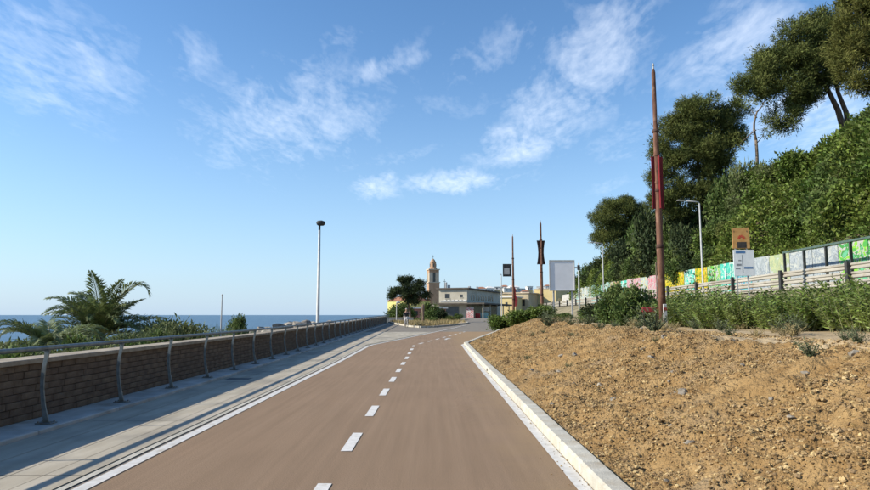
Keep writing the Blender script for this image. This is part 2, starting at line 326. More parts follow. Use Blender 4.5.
# ---------------------------------------------------------------- the lie of the land
KY = [-30, 30, 36.3, 46, 65, 80, 95, 140]; KX = [1.30, 1.34, 2.45, 4.25, 7.05, 9.2, 12.0, 20]      # foot of the kerb
def kx(Y): return np.interp(Y, KY, KX)
LY = [-30, 29.5, 36.3, 44.5, 56, 69, 80, 95]; LX = [-2.98, -3.05, -1.9, -.6, 1.25, 3.1, 4.9, 7.4]  # left edge line
def lx(Y): return float(np.interp(Y, LY, LX))
def wx(Y): return -5.42-.012*max(0, float(Y)-10)                                                   # face of the sea wall
def bank_w(Y): return np.interp(Y, [0, 16, 27, 40, 60, 80], [3.15, 3.15, 3.9, 3.4, 2.6, 2.0])
def bank_h(Y): return np.interp(Y, [-30, 40, 62, 80], [.96, .96, .7, .35])
def bank(X, Y, rough=True):
    X = np.asarray(X, float); Y = np.asarray(Y, float)
    d = X-kx(Y)-.2; w = bank_w(Y)
    if rough: w = w+.5*fbm(X*0, Y, .35, 2, 3)
    t = np.clip(d/w, 0, 1.0)
    z = gz(Y)+.085+bank_h(Y)*(t*.72+.28*t*t*(3-2*t))+np.clip(d-w, 0, 6)*.012
    if rough:
        f = np.clip(d/.35, 0, 1)
        sl = np.clip(1.25-np.clip((d-w)/.8, 0, 1), .25, 1.25)
        z = z+f*sl*(.06*fbm(X, Y, .8, 3, 5)+.042*fbm(X+.6*Y, Y*.55-X*.3, 2.2, 3, 11)+.026*fbm(X, Y, 6.5, 4, 21, .72))
    return z
HCY = [-40, 45, 55, 62, 70, 85, 100, 120]; HCZ = [12.8, 12.5, 12.6, 11.0, 9.0, 6.8, 5.4, 4.2]
def hill(X, Y):
    X = np.asarray(X, float); Y = np.asarray(Y, float)
    top = np.interp(Y, HCY, HCZ)
    z = 4.6+1.22*(X-22.6)
    z = np.minimum(z, top+.06*(X-22.6))
    s = sstep(22.35, 22.9, X)
    return 2.7*(1-s)+z*s+s*1.1*fbm(X, Y, .17, 3, 31)
def land(X, Y):
    X = np.asarray(X, float); Y = np.asarray(Y, float)
    z = gz(Y)-.05
    sea = sstep(0, 1, (-9.2-X)/4.8); z = z*(1-sea)+(-5.2)*sea
    far = sstep(100, 150, Y)
    bk = gz(Y)+.6*sstep(2, 5, X-kx(Y))
    z = np.where(X > kx(Y)+.3, np.minimum(bk, gz(Y)+.6)*(1-far)+z*far, z)
    up = sstep(10.5, 16.3, X)*(1-far); z = z*(1-up)+2.55*up
    return z
def ridge(X, Y): return 22*sstep(-10, 50, X)*sstep(420, 620, Y)*(1+.12*fbm(X, Y, .012, 3, 8))+.5
def build_ground():
    xs = np.unique(np.concatenate([[-14,-12.5,-11,-9.5,-8.5,-7.5,-6.6,-6.2,-5.6,-4,-2,0,1.2,1.6], np.arange(2,22.6,.8), [26,40,80,200,600,3000]]))
    ys = np.unique(np.concatenate([[-60,-30,-10], np.arange(0,150,3.0), [160,180,220,300,420,600,1000,4000]]))
    X, Y = np.meshgrid(xs, ys); Z = land(X, Y)
    Z = np.where((X < -6.5) & (X > -13), Z+.12*fbm(X, Y, .7, 3, 2), Z)
    tag(ob('ground', npmesh('ground', np.stack([X, Y, Z], -1).reshape(-1, 3), gridfaces(len(xs), len(ys)), M_['ground'], True)), kind='structure')
    # cliff-like planted slope behind the painted wall
    xs = np.concatenate([np.arange(22.3, 34, .6), [36, 42, 55, 80, 150]]); ys = np.concatenate([[-60,-30,-10], np.arange(5, 121, 1.5), [128]])
    X, Y = np.meshgrid(xs, ys); Z = hill(X, Y)
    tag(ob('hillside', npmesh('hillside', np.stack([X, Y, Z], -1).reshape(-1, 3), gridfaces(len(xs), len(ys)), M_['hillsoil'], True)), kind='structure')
    # upper road between guard rail and painted wall
    V = [(16.6,-40,2.62),(22.4,-40,2.62),(16.6,112,2.62),(22.4,112,2.62)]
    tag(ob('upper_road', npmesh('upper_road', V, [(0,1,3,2)], M_['road'])), kind='structure')
    # far ridge
    xs = np.linspace(-12, 520, 70); ys = np.linspace(420, 900, 40); X, Y = np.meshgrid(xs, ys)
    Z = ridge(X, Y)+.5*vnoise(X, Y, .05, 8)
    tag(ob('hills', npmesh('hills', np.stack([X, Y, Z], -1).reshape(-1, 3), gridfaces(70, 40), mat('far_hill', (.045,.06,.028), (.13,.125,.07), scale=.06, detail=8, rough=.95), True)), kind='structure')
build_ground()

# ---------------------------------------------------------------- path, pavement, kerbs
def build_path():
    ys = list(np.arange(-12, 30, 3))+list(np.arange(30, 49, .75))
    p = tag(strip('cycle_path', lambda y: lx(y)-.02, lambda y: float(kx(y))+.02, ys, .0, M_['path'], nx=4), kind='structure')
    ys2 = list(np.arange(44, 145, 2.0))
    tag(strip('asphalt_apron', lambda y: -6.6-.2*max(0, y-95) if y < 110 else -9.6, lambda y: float(kx(y))+.2, ys2, -.02, M_['asphalt'], nx=6), kind='structure')
    yl = list(np.arange(-12, 30, 1.5))+list(np.arange(30, 71, .75))
    strip('edge_line', lambda y: lx(y), lambda y: lx(y)+.125*(1 if y < 30 else .95), yl, .006, M_['paint'], p)
    strip('edge_line', lambda y: float(kx(y))-.135, lambda y: float(kx(y))-.012, list(np.arange(-12, 30, 1.5))+list(np.arange(30, 66, .75)), .006, M_['paint'], p)
    k = 0
    for i in range(-2, 22):
        yc = 7.56+2.38*i
        if yc > 50: break
        a, b = yc-.53, yc+.53
        cx = lambda y: (lx(y)+float(kx(y)))/2-.10
        strip('lane_dash', lambda y: cx(y)-.06, lambda y: cx(y)+.06, [a, yc, b], .006, M_['paint2'], p)
    # small arrow painted in the lane beyond the bend
    m = MB(); y0 = 35.2; x0 = .55
    for pts in ([(-.06,0),(.06,0),(.06,1.3),(-.06,1.3)], [(-.22,1.3),(.22,1.3),(0,2.1)]):
        m.poly([(x0+a+.12*b, y0+b, G(y0+b)+.007) for a, b in pts])
    m.build('lane_arrow', M_['paint'], p)
    # pavement: strips of pale paving separated by joints
    pv = tag(strip('pavement', lambda y: wx(y)-.1, lambda y: lx(y)-.03, list(np.arange(-12, 30, 3))+list(np.arange(30, 49, 1.5)), -.03, M_['slot'], nx=3), kind='structure')
    edges = [(-4.80,-4.32),(-4.308,-3.86),(-3.848,-3.55),(-3.542,-3.19)]
    for j, (a, b) in enumerate(edges):
        def fb(y, b=b, j=j):
            return b if j < 3 else (b if y < 29.5 else max(b, lx(y)-.22))
        y0 = -12.0
        while y0 < 46:
            y1 = y0+3.0
            V = []
            for y in (y0, y0+1.5, y1-.012):
                for (xx, zz) in ((a, -.028), (a, .004), (fb(y), .004), (fb(y), -.028)): V.append((xx-.012*max(0, y-10)*(1 if j < 3 or xx == a else 0), y, G(y)+zz))
            ob('paving_slab', npmesh('paving_slab', V, gridfaces(4, 3), M_['pave']), pv); y0 = y1
    strip('edging_strip', lambda y: lx(y)-.14, lambda y: lx(y)-.065, list(np.arange(-12, 30, 2))+list(np.arange(30, 49, 1)), .003, M_['kerb'], pv)
    strip('drain_slot', lambda y: lx(y)-.065, lambda y: lx(y)+.0, list(np.arange(-12, 30, 2))+list(np.arange(30, 49, 1)), -.006, M_['asphalt'], pv)
    m = MB(); m.box(-4.72,-4.2,14.6,15.0,.0,.0085); m.build('drain_cover', M_['dark_metal'], pv)
    # low footing the wall stands on
    ft = tag(empty('wall_footing'), kind='structure')
    y0 = -12.0
    while y0 < 84:
        L_ = 2.0
        m = MB(); m.box(wx(y0)-.05, wx(y0)+.60, y0, y0+L_-.01, G(y0)-.1, G(y0)+.055, .012); m.build('footing_slab', M_['conc'], ft); y0 += L_
    # kerbstones of the earth bank
    kb = tag(empty('kerb'), kind='structure')
    m = MB(); m.box(0,.20,-.494,.494,-.15,.125,.022); me = m.mesh('kerbstone', M_['kerb'])
    y = -10.0; n = 0
    while y < 78:
        yc = y+.5; sl = math.atan2(float(kx(yc+.4)-kx(yc-.4)), .8)
        gap = 0
        if abs(yc-15.9) < .5: gap = .16
        o = ob('kerbstone', me, kb, (float(kx(yc))+random.uniform(-.004,.004), yc, G(yc)+random.uniform(-.004,.004)), (0,0,-sl+random.uniform(-.004,.004)))
        y += math.cos(sl)*1.0+gap
    m = MB(); yk = 16.48; m.box(1.31,1.98,yk-.05,yk+.07,.04,.10); m.build('drain_gap_shadow', M_['slot'], kb)  # dark box models the drain gap together with its shadow bar
build_path()

# ---------------------------------------------------------------- earth bank
def stone_mesh(seed, m, sub=1, rgh=.28):
    r = random.Random(seed); b = bmesh.new(); bmesh.ops.create_icosphere(b, subdivisions=sub, radius=1)
    sc = Vector((1, r.uniform(.6,.95), r.uniform(.45,.75)))
    for k in range(4 if sub > 1 else 2):      # chop flat facets
        d = Vector((r.gauss(0,1), r.gauss(0,1), r.gauss(0,1))).normalized(); h = r.uniform(.45,.75)
        for v in b.verts:
            e = v.co.dot(d)
            if e > h: v.co -= d*(e-h)
    for v in b.verts: v.co = v.co*(1+r.uniform(-rgh, rgh)); v.co = Vector((v.co.x*sc.x, v.co.y*sc.y, v.co.z*sc.z))
    me = bpy.data.meshes.new('stone'); b.to_mesh(me); b.free(); me.materials.append(m); return me
def build_bank():
    ys = [-8.0]
    while ys[-1] < 84: ys.append(ys[-1]+max(.028, .0062*abs(ys[-1])) if ys[-1] > 2.5 else ys[-1]+.15)
    ys = np.array(ys); d = np.concatenate([np.arange(.17, 5.2, .034), np.arange(5.2, 12.5, .16)])
    D, Y = np.meshgrid(d, ys); X = kx(Y)+D; Z = bank(X, Y)
    X = X+.02*vnoise(X, Y, 9, 41)
    edge = sstep(78, 84, Y); Z = Z*(1-edge)+(gz(Y)-.1)*edge
    me = npmesh('earth_bank', np.stack([X, Y, Z], -1).reshape(-1, 3), gridfaces(len(d), len(ys)), M_['earth'], True)
    me.materials.append(M_['sand'])
    # level sandy strip on top is a different, paler soil
    dq = (D+0)[:-1, :-1].ravel(); yq = Y[:-1, :-1].ravel(); lim = bank_w(yq)+.45+.35*fbm(yq*0, yq, .8, 2, 51)
    me.polygons.foreach_set('material_index', (dq > lim).astype(np.int32))
    tag(ob('earth_bank', me), kind='structure')
    # loose crumbs: countless
    base = []
    for s in range(6):
        b = stone_mesh(100+s, M_['clod'], 1, .3); co = np.zeros(len(b.vertices)*3); b.vertices.foreach_get('co', co)
        base.append((co.reshape(-1, 3), np.array([p.vertices[:] for p in b.polygons])))
        bpy.data.meshes.remove(b)
    n = 95000
    Yc = 3.2*np.exp(rng.random(n)*math.log(45/3.2)); dd = rng.random(n)**.9*4.6+.2
    keep = 1.1*fbm(dd, Yc, .55, 3, 61)+1.2*rng.random(n) > .35
    Yc = Yc[keep]; dd = dd[keep]; n = len(Yc); Xc = kx(Yc)+dd; Zc = bank(Xc, Yc)
    S = .005+.019*rng.random(n)**4.5+.0006*Yc
    VV = []; FF = []; off = 0
    for i in range(n):
        v, f = base[i % 6]; a = rng.random()*6.283; c, s = math.cos(a), math.sin(a)
        q = v*S[i]; VV.append(np.stack([q[:,0]*c-q[:,1]*s+Xc[i], q[:,0]*s+q[:,1]*c+Yc[i], q[:,2]+Zc[i]+.25*S[i]], 1)); FF.append(f+off); off += len(v)
    tag(ob('loose_earth_crumbs', npmesh('loose_earth_crumbs', np.concatenate(VV), np.concatenate(FF), M_['clod'])), 'crumbled ochre earth and grit strewn over the bank', 'gravel', kind='stuff')
    n = 420; Ys = 4+26*rng.random(n)**1.6; Xs = kx(Ys)-.01-.28*rng.random(n)**3; Ss = .004+.007*rng.random(n)**2
    VV = []; FF = []; off = 0
    for i in range(n):
        v, f = base[i % 6]; VV.append(v*Ss[i]+np.array([Xs[i], Ys[i], G(Ys[i])+.008+.3*Ss[i]])); FF.append(f+off); off += len(v)
    tag(ob('spilled_grit', npmesh('spilled_grit', np.concatenate(VV), np.concatenate(FF), M_['clod'])), 'fine ochre grit spilled along the kerb foot', 'gravel', kind='stuff')
    kinds = [('pale_stone', 'stone_pale', 'pale cream stone lying on the ochre earth bank', 'pale stones on the earth bank', 'stone', 80, (.018,.05)),
             ('grey_stone', 'stone_grey', 'dark grey stone lying on the ochre earth bank', 'grey stones on the earth bank', 'stone', 45, (.022,.07)),
             ('earth_clod', 'clod_one', 'ochre clod of dry earth lying on the bank', 'earth clods on the bank', 'clod', 110, (.025,.06))]
    for name, mk, lab, grp, cat, cnt, (s0, s1) in kinds:
        ms = [stone_mesh(hash_i+len(name)*7, M_[mk], 2, .16) for hash_i in range(5)]
        r = random.Random(len(name))
        for i in range(cnt):
            y = 4.0*math.exp(r.random()*math.log(30/4.0)); dx = .35+r.random()**.9*4.4
            if name == 'grey_stone' and r.random() < .6: dx = .5+r.random()*2.6; y = 5+r.random()*9
            x = float(kx(y))+dx; s = s0+(s1-s0)*r.random()**2.2+.0012*y
            o = ob(name, ms[i % 5], None, (x, y, float(bank(x, y))+s*.08), (r.uniform(-.3,.3), r.uniform(-.3,.3), r.uniform(0, 6.28)), s)
            tag(o, lab, cat, grp)
build_bank()

# ---------------------------------------------------------------- sea wall with handrail
def build_wall():
    w = tag(empty('sea_wall'), 'long brown stone block wall topped by flat coping, between pavement and sea', 'wall')
    TOP = .80; CH = TOP-.055; nc = 8; ch = CH/nc
    # core
    m = MB(); pts = [(-12)]+list(range(-9, 85, 3))+[84.5]
    V = []
    for y in pts:
        V += [(wx(y)-.025, y, G(y)+.0), (wx(y)-.025, y, G(y)+TOP-.01), (wx(y)-.34, y, G(y)+TOP-.01), (wx(y)-.34, y, G(y)-.9)]
    ob('wall_core', npmesh('wall_core', V, gridfaces(4, len(pts)), M_['mortar']), w)
    lens = [.30,.38,.46,.34]
    protos = []
    for i, l in enumerate(lens):
        m = MB(); m.box(-.05, .007, .004, l-.004, .003, ch-.004, .005); protos.append(m.mesh('brick', M_['block']))
    cnt = 0; far = MB(); r = random.Random(3)
    for c in range(nc):
        y = 7.3+r.uniform(-.3, 0)
        while y < 20.5:
            k = r.randrange(4); z = G(y)+.055+c*ch
            if cnt < 300 and y < 20.2:
                ob('brick', protos[k], w, (wx(y)+r.uniform(-.006,.006), y, z)); cnt += 1
            else: far.box(wx(y)-.05, wx(y)+.012+r.uniform(-.006,.006), y+.005, y+lens[k]-.005, z+.004, z+ch-.005)
            y += lens[k]
        for (ya, yb) in ((-12, 7.0), (20.5, 83.8)):
            y = ya
            while y < yb:
                l = r.choice(lens)*(1 if y < 45 else 2.2); z = G(y)+.055+c*ch
                if ya < 0: l = min(l, yb-y+.02)
                far.box(wx(y)-.05, wx(y)+.012+r.uniform(-.006,.006), y+.005, y+l-.005, z+.004, z+ch-.005); y += l
    tag(far.build('block_courses', M_['block_far'], w), kind='stuff')
    y = -12.0
    while y < 84:
        m = MB(); m.box(-.38, .05, .004, 1.496, 0, .065, .008)
        if y < -11: cp = m.mesh('coping_slab', M_['coping'])
        ob('coping_slab', cp, w, (wx(y), y, G(y)+TOP)); y += 1.5
    # wall turns inland at its far end
    e = tag(empty('garden_wall'), 'low grey wall crossing in front of the yellow house beyond the pavement', 'wall')
    MB().box(-6.4,-2.9,86.0,86.3,G(86)-.3,G(86)+.62).build('wall_body', M_['conc'], e); MB().box(-6.45,-2.85,85.96,86.34,G(86)+.622,G(86)+.69,.01).build('coping', M_['coping'], e)
    # handrail
    h = tag(empty('hand_railing'), 'galvanised tubular handrail on curved steel posts along the sea wall', 'railing')
    ys = [-12]+list(np.arange(-9, 85, 3.0))
    m = MB(); m.tube([(wx(y)+.33, y, G(y)+1.02) for y in ys], .031, 10); m.build('handrail', M_['galv'], h, True)
    # post: flat curved blade seen edge-on from the path direction, with splayed foot
    prof = [(.40,.055,.095),(.385,.12,.075),(.345,.30,.058),(.318,.48,.055),(.312,.62,.055),(.322,.78,.055),(.345,.90,.06),(.352,.985,.075)]
    m = MB()
    for dy in (-.014, .014):
        pass
    vs = []
    for x, z, wd in prof:
        vs.append([m.b.verts.new((x+sx*wd*.42, sy*.011, z)) for sx, sy in ((-1,-1),(1,-1),(1,1),(-1,1))])
    for a, b in zip(vs, vs[1:]):
        for k in range(4): m.b.faces.new((a[k], a[(k+1)%4], b[(k+1)%4], b[k]))
    m.b.faces.new(vs[0][::-1]); m.b.faces.new(vs[-1])
    pm = m.mesh('post', M_['galv'])
    m = MB(); m.box(.29,.50,-.075,.075,.056,.072,.004)
    for sx in (.32,.47):
        for sy in (-.05,.05): m.lathe([(.012,.072),(.012,.09)], 6, (sx, sy))
    bm_ = m.mesh('base_plate', M_['galv'])
    m = MB(); m.box(.315,.375,-.035,.035,.975,.992); cm = m.mesh('rail_clamp', M_['galv'])
    for i in range(-10, 38):
        y = 8.47+2.02*i
        p = ob('post', pm, h, (wx(y), y, G(y))); b = ob('base_plate', bm_, p); c = ob('rail_clamp', cm, p)
build_wall()

# ---------------------------------------------------------------- leaves
def leafgeo(P, D, Ln, W, rs):
    n = len(P); r = rs.normal(size=(n, 3)); S = np.cross(D, r); S /= np.linalg.norm(S, axis=1, keepdims=True)+1e-9
    Ln = np.broadcast_to(np.asarray(Ln, float).reshape(-1, 1), (n, 1)); W = np.broadcast_to(np.asarray(W, float).reshape(-1, 1), (n, 1))
    V = np.stack([P, P+D*Ln*.45+S*W*.5, P+D*Ln, P+D*Ln*.45-S*W*.5], 1).reshape(-1, 3)
    return V, np.arange(n*4).reshape(-1, 4)
def unit(a): return a/(np.linalg.norm(a, axis=1, keepdims=True)+1e-9)
def shell(n, rs, c, r, lo=.55):
    d = unit(rs.normal(size=(n, 3))); k = lo+(1-lo)*rs.random((n, 1))**.6
    return np.asarray(c)+d*k*np.asarray(r), d
def lobes_mesh(name, lobes, per, Ln, W, m, seed, up=.3, tuft=1, lo=.55, jit=.8, spread=.12):
    """foliage through a set of ellipsoid lobes; per = leaves per unit of lobe surface"""
    rs = np.random.default_rng(seed); Vs = []; off = 0; Fs = []
    for c, r in lobes:
        r = np.asarray(r, float); area = (r[0]*r[1]+r[0]*r[2]+r[1]*r[2])*4.19
        n = max(6, int(per*area/tuft)); P, d = shell(n, rs, c, r, lo)
        # uneven outline: push tufts in and out with noise
        P = P+d*(.16*r.mean()*rs.normal(size=(n, 1)))
        if tuft > 1: P = np.repeat(P, tuft, 0)+rs.normal(size=(n*tuft, 3))*spread; d = np.repeat(d, tuft, 0)
        D = unit(d+jit*rs.normal(size=d.shape)+np.array([0, 0, up]))
        V, F = leafgeo(P, D, Ln*(.6+.8*rs.random(len(P))), W*(.7+.6*rs.random(len(P))), rs)
        Vs.append(V); Fs.append(F+off); off += len(V)
    return npmesh(name, np.concatenate(Vs), np.concatenate(Fs), m)
def limb(m, a, b, r0, r1, bend=.15, seed=0, n=6):
    r = random.Random(seed); a = Vector(a); b = Vector(b); L_ = (b-a).length
    o1 = Vector((r.uniform(-1,1), r.uniform(-1,1), r.uniform(-.3,.3)))*bend*L_
    pts = [a.lerp(b, i/(n-1))+o1*math.sin(math.pi*i/(n-1)) for i in range(n)]
    m.tube(pts, [r0+(r1-r0)*i/(n-1) for i in range(n)], 8)

def pine(name, base, lobes, label, mk, seed, trunks, per=95, Ln=.30, W=.055, group=None, tuft=9, spread=.15):
    t = tag(empty(name, base), label, 'tree', group); bx_ = Vector(base)
    rel = [((c[0]-base[0], c[1]-base[1], c[2]-base[2]), r) for c, r in lobes]
    m = MB(); r = random.Random(seed)
    ends = []
    for (pts, r0, r1) in trunks:
        pts = [Vector(p)-bx_ for p in pts]
        m.tube(pts, [r0+(r1-r0)*i/(len(pts)-1) for i in range(len(pts))], 9); ends.append((pts, r1))
    for i, (c, rr) in enumerate(rel):
        pts, r1 = ends[i % len(ends)]; s = pts[-1] if i % 3 else pts[-2].lerp(pts[-1], .5)
        limb(m, s, Vector(c)-Vector((0,0,.3*rr[2])), r1*.6, .03, .12, seed+i)
    m.build('trunk', M_['bark'], t, True)
    # each lobe is broken into smaller tufted clumps so gaps show between them
    sub = []
    for c, rr in rel:
        rr = np.asarray(rr); k = int(16+6*rr.mean())
        for j in range(k):
            d = Vector((r.gauss(0,1), r.gauss(0,1), r.gauss(.25,1))).normalized(); q = r.uniform(.45,.9)
            sr = rr.mean()*r.uniform(.17,.33)
            sub.append(((c[0]+d.x*rr[0]*q, c[1]+d.y*rr[1]*q, c[2]+d.z*rr[2]*q), (sr*1.15, sr*1.15, sr*.8)))
    ob('crown', lobes_mesh('crown', sub, per, Ln, W, M_[mk], seed, up=.35, tuft=tuft, lo=.35, jit=.7, spread=spread), t)
    return t

# ---------------------------------------------------------------- planted slope and trees on the right
def build_slope():
    rs = np.random.default_rng(5); n = 230000
    Y = 18+92*rs.random(n)**1.25; u = rs.random(n)
    Xmax = 22.6+(np.interp(Y, HCY, HCZ)-4.6)/1.2+4; X = 22.55+(Xmax-22.55)*u
    lump = .8+1.5*fbm(X*1.0, Y+X*.5, .24, 3, 71)
    lump = np.maximum(lump, .22+.2*rs.random(n)); keep = lump > 0; X, Y, lump = X[keep], Y[keep], lump[keep]; n = len(X)
    Z = hill(X, Y); nrm = np.array([-.75, -.1, .66])
    P = np.stack([X, Y, Z], 1)+nrm*(np.clip(lump, 0, 2)*rs.random(n)**.4)[:, None]
    D = unit(nrm+.9*rs.normal(size=(n, 3))+np.array([0, 0, -.25]))
    sz = .75+.5*vnoise(X, Y, .3, 5)+.35*rs.random(n); V, F = leafgeo(P, D, .24*sz, .15*sz, rs)
    tag(ob('climbing_foliage', npmesh('climbing_foliage', V, F, M_['ivy'])), 'dense leafy climbing plants covering the steep hillside above the painted wall', 'foliage', kind='stuff')
build_slope()

def bush_proto(mk, seed, lob=9, per=150, Ln=.2, W=.1):
    r = random.Random(seed); L_ = []
    for i in range(lob):
        a = r.uniform(0, 6.28); q = r.uniform(0, .62); s = r.uniform(.3, .5)
        L_.append(((q*math.cos(a), q*math.sin(a), r.uniform(.25, 1.0-q*.4)), (s, s, s*.85)))
    fo = lobes_mesh('foliage', L_, per, Ln, W, M_[mk], seed, up=.3, lo=.25, jit=.9)
    m = MB()
    for i in range(5): limb(m, (0, 0, -.1), Vector(L_[i][0]), .05, .015, .15, seed+i)
    return fo, m.mesh('stem', M_['bark'])
BP = {k: bush_proto(k2, s, per=p, Ln=l, W=w) for k, k2, s, p, l, w in
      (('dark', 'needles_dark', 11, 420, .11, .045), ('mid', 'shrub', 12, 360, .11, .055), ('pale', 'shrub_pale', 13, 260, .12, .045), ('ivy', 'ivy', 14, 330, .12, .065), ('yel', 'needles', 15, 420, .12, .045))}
def bush(kind, base, s, label, group=None, rz=0, name='shrub', cat='shrub'):
    t = tag(empty(name, base, rz), label, cat, group); t.scale = s if not isinstance(s, (int, float)) else (s,)*3
    ob('foliage', BP[kind][0], t); ob('stem', BP[kind][1], t); return t

def build_trees():
    # big spreading pine over the crest, trunks leaning out to the left
    pine('pine_tree', (33.08, 50, 15.78), [((29.7, 50, 23.29),(2.6,2.4,1.9)),((27.54, 50, 21.18),(2.4,2.4,1.9)),((32.4, 51, 24.16),(2.3,2.4,1.9)),((28.06, 49, 18.74),(2.0,2.0,1.5)),((25.32, 49, 19.15),(1.3,1.4,1.0)),
          ((30.76, 50, 20.76),(2.2,2.2,1.7)),((27.55, 49, 16.71),(1.5,1.5,.8)),((24.31, 49, 19.55),(.9,1.0,.7)),((32.09, 51, 25.72),(1.6,1.8,.9)),((30.06, 50, 18.67),(1.6,1.6,.9)),((32.75, 50, 22.7),(1.9,2.0,1.6)),((26.71, 50, 20.76),(1.6,1.6,1.3)),((29, 49, 21.2),(2.0,2.0,1.5))],
         'broad dark pine leaning out from the hill crest on two bare trunks', 'needles', 21,
         [([(32.9, 50, 15.54),(32.42, 50, 17.84),(31.73, 50, 19.51),(30.77, 50, 21.01)],.26,.12),([(33.62, 50.6, 15.7),(33.45, 50.6, 17.87),(32.91, 50.6, 19.55),(32.44, 50.6, 22.27)],.24,.1)])
    # sunlit pine at the right edge
    pine('pine_tree', (32.06, 43, 14.13), [((30.44, 43, 22.06),(2.2,2.2,2.0)),((29.69, 43, 19.51),(2.1,2.2,1.5)),((31.49, 43, 20.23),(2.6,2.4,2.2)),((29.09, 43, 20.96),(1.2,1.4,1.3)),((29.9, 42.5, 17.51),(1.7,1.8,.9)),((32.07, 43, 23.17),(2.4,2.4,1.8)),((29.84, 43, 23.54),(1.6,1.6,1.3)),((28.65, 43, 18.56),(.9,1,.7)),((31.96, 43, 17.34),(2.2,2,1.1))],
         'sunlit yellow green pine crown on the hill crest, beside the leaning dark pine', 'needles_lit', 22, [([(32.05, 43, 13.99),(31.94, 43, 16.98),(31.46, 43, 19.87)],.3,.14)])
    # tall round pine behind the rust pole
    pine('pine_tree', (25.05, 60, 9.25), [((25.56, 60, 20.63),(2.6,2.4,1.9)),((23.05, 60, 18.16),(2.2,2.2,1.9)),((26.91, 60, 18.65),(2.6,2.6,2.0)),((28.95, 60, 20.92),(1.4,1.6,1.2)),((24.38, 60, 15.71),(2.8,2.6,1.9)),((21.93, 60, 14.25),(1.9,1.9,1.4)),((26.75, 60, 15.22),(2.3,2.3,1.7)),((24.64, 60, 21.62),(1.4,1.5,1.0)),((21.55, 60, 16.68),(1.2,1.3,1.0)),((23.28, 60, 12.31),(2.5,2.3,1.6)),((25.74, 59, 16.91),(2,2,1.5)),((25, 59.5, 12.7),(2.2,2,1.5)),((27.9, 59.5, 18.02),(1.8,1.8,1.5)),((23.87, 59.5, 19.48),(2.0,2.0,1.6)),((27.1, 59.5, 13.18),(2.0,2.0,1.5)),((21.38, 60, 12.31),(1.8,1.8,1.4))],
         'tall bushy pine rising from the hillside directly behind the red banner pole', 'needles', 23, [([(25.22, 60, 8.87),(25.19, 60, 12.31),(25.12, 60, 17.17)],.3,.12)])
    # darker rounded pine at the left end of the wood
    pine('pine_tree', (25.43, 88, 5.96), [((25.46, 88, 15.69),(3.51,3.04,1.99)),((23.18, 88, 13.87),(2.22,2.22,1.75)),((27.03, 88, 12.89),(3.28,3.04,2.34)),((24.5, 88, 11.77),(2.81,2.57,1.75)),((28.5, 88, 15.27),(1.99,2.11,1.52)),((22.57, 88, 12.05),(1.17,1.40,0.94)),((26.46, 88, 16.68),(2.22,2.11,1.40))],
         'dark rounded pine at the low end of the hillside wood, beside a street lamp', 'needles', 24, [([(25.42, 88, 5.68),(25.61, 88, 11.77),(25.58, 88, 15.27)],.24,.1)])
    # thin half-bare tree on the crest
    t = tag(empty('bare_tree', ((27.75, 55, 13.89)[0], 55, float(hill((27.75, 55, 13.89)[0], 55))-.2)), 'thin pale half-bare tree on the hill crest between the two tall pines', 'tree'); b = Vector(t.location); m = MB()
    for k, (p, q, r0, r1) in enumerate([(tuple(b),(28.26, 55, 16.76),.17,.12),((28.26, 55, 16.76),(28.48, 55, 19.3),.12,.07),((28.48, 55, 19.3),(29.25, 55, 20.4),.07,.03),((28.31, 55, 17.67),(27.39, 55, 16.94),.06,.03),((27.39, 55, 16.94),(26.65, 55, 16.22),.04,.02),((28.45, 55, 18.76),(27.88, 55, 19.67),.05,.02),((28.14, 55, 16.31),(28.99, 55, 17.31),.05,.02)]):
        limb(m, Vector(p)-b, Vector(q)-b, r0, r1, .08, k)
    m.build('trunk', mat('bark_pale', (.13,.10,.075), (.22,.175,.13), scale=5, rough=.95), t, True)
    ob('crown', lobes_mesh('crown', [(Vector(c)-b, (r, r, r*.7)) for c, r in (((29.35, 55, 20.58),.7),((27.9, 55, 20.03),.5),((26.65, 55, 16.22),.5),((29.17, 55, 17.4),.45))], 30, .35, .08, M_['needles'], 77, tuft=5), t)
    # undergrowth on the slope
    spec = [('dark',(665,262,66),2.6,'dark evergreen bush halfway up the slope beside the tall round pine'),('dark',(640,268,70),2.6,None),('mid',(690,255,58),2.4,None),('dark',(652,235,68),2.4,None),
            ('mid',(612,272,80),2.2,None),('dark',(598,277,86),2.0,None),('yel',(628,262,76),2.4,None),('mid',(676,238,62),2.2,None),('dark',(705,222,58),2.2,None),('pale',(722,205,55),1.8,None),
            ('pale',(745,190,54),2.0,None),('pale',(775,178,52),1.8,None),('ivy',(800,185,50),2.4,None),('ivy',(835,170,47),2.4,None),('ivy',(862,160,44),2.2,None),('ivy',(770,215,50),2.4,None),
            ('ivy',(815,220,46),2.3,None),('ivy',(850,205,42),2.2,None),('mid',(730,240,53),2.2,None),('dark',(585,279,95),1.7,None),('mid',(742,225,52),2.0,None),('pale',(758,182,55),1.6,None),('dark',(687,272,56),1.8,None),('ivy',(872,130,44),2.0,None),('mid',(712,262,54),1.8,None)]
    LB = {'dark': ('dark evergreen bush crowding the hillside behind the painted wall','dark evergreen hillside bushes'), 'mid': ('mid green leafy bush on the hillside behind the painted wall','mid green hillside bushes'),
          'pale': ('pale grey green feathery bush near the hill crest','pale hillside bushes'), 'ivy': ('lush bright green bush bulging from the ivy covered slope','bright green slope bushes'), 'yel': ('olive green bush low on the wooded slope beside the dark rounded pine', None)}
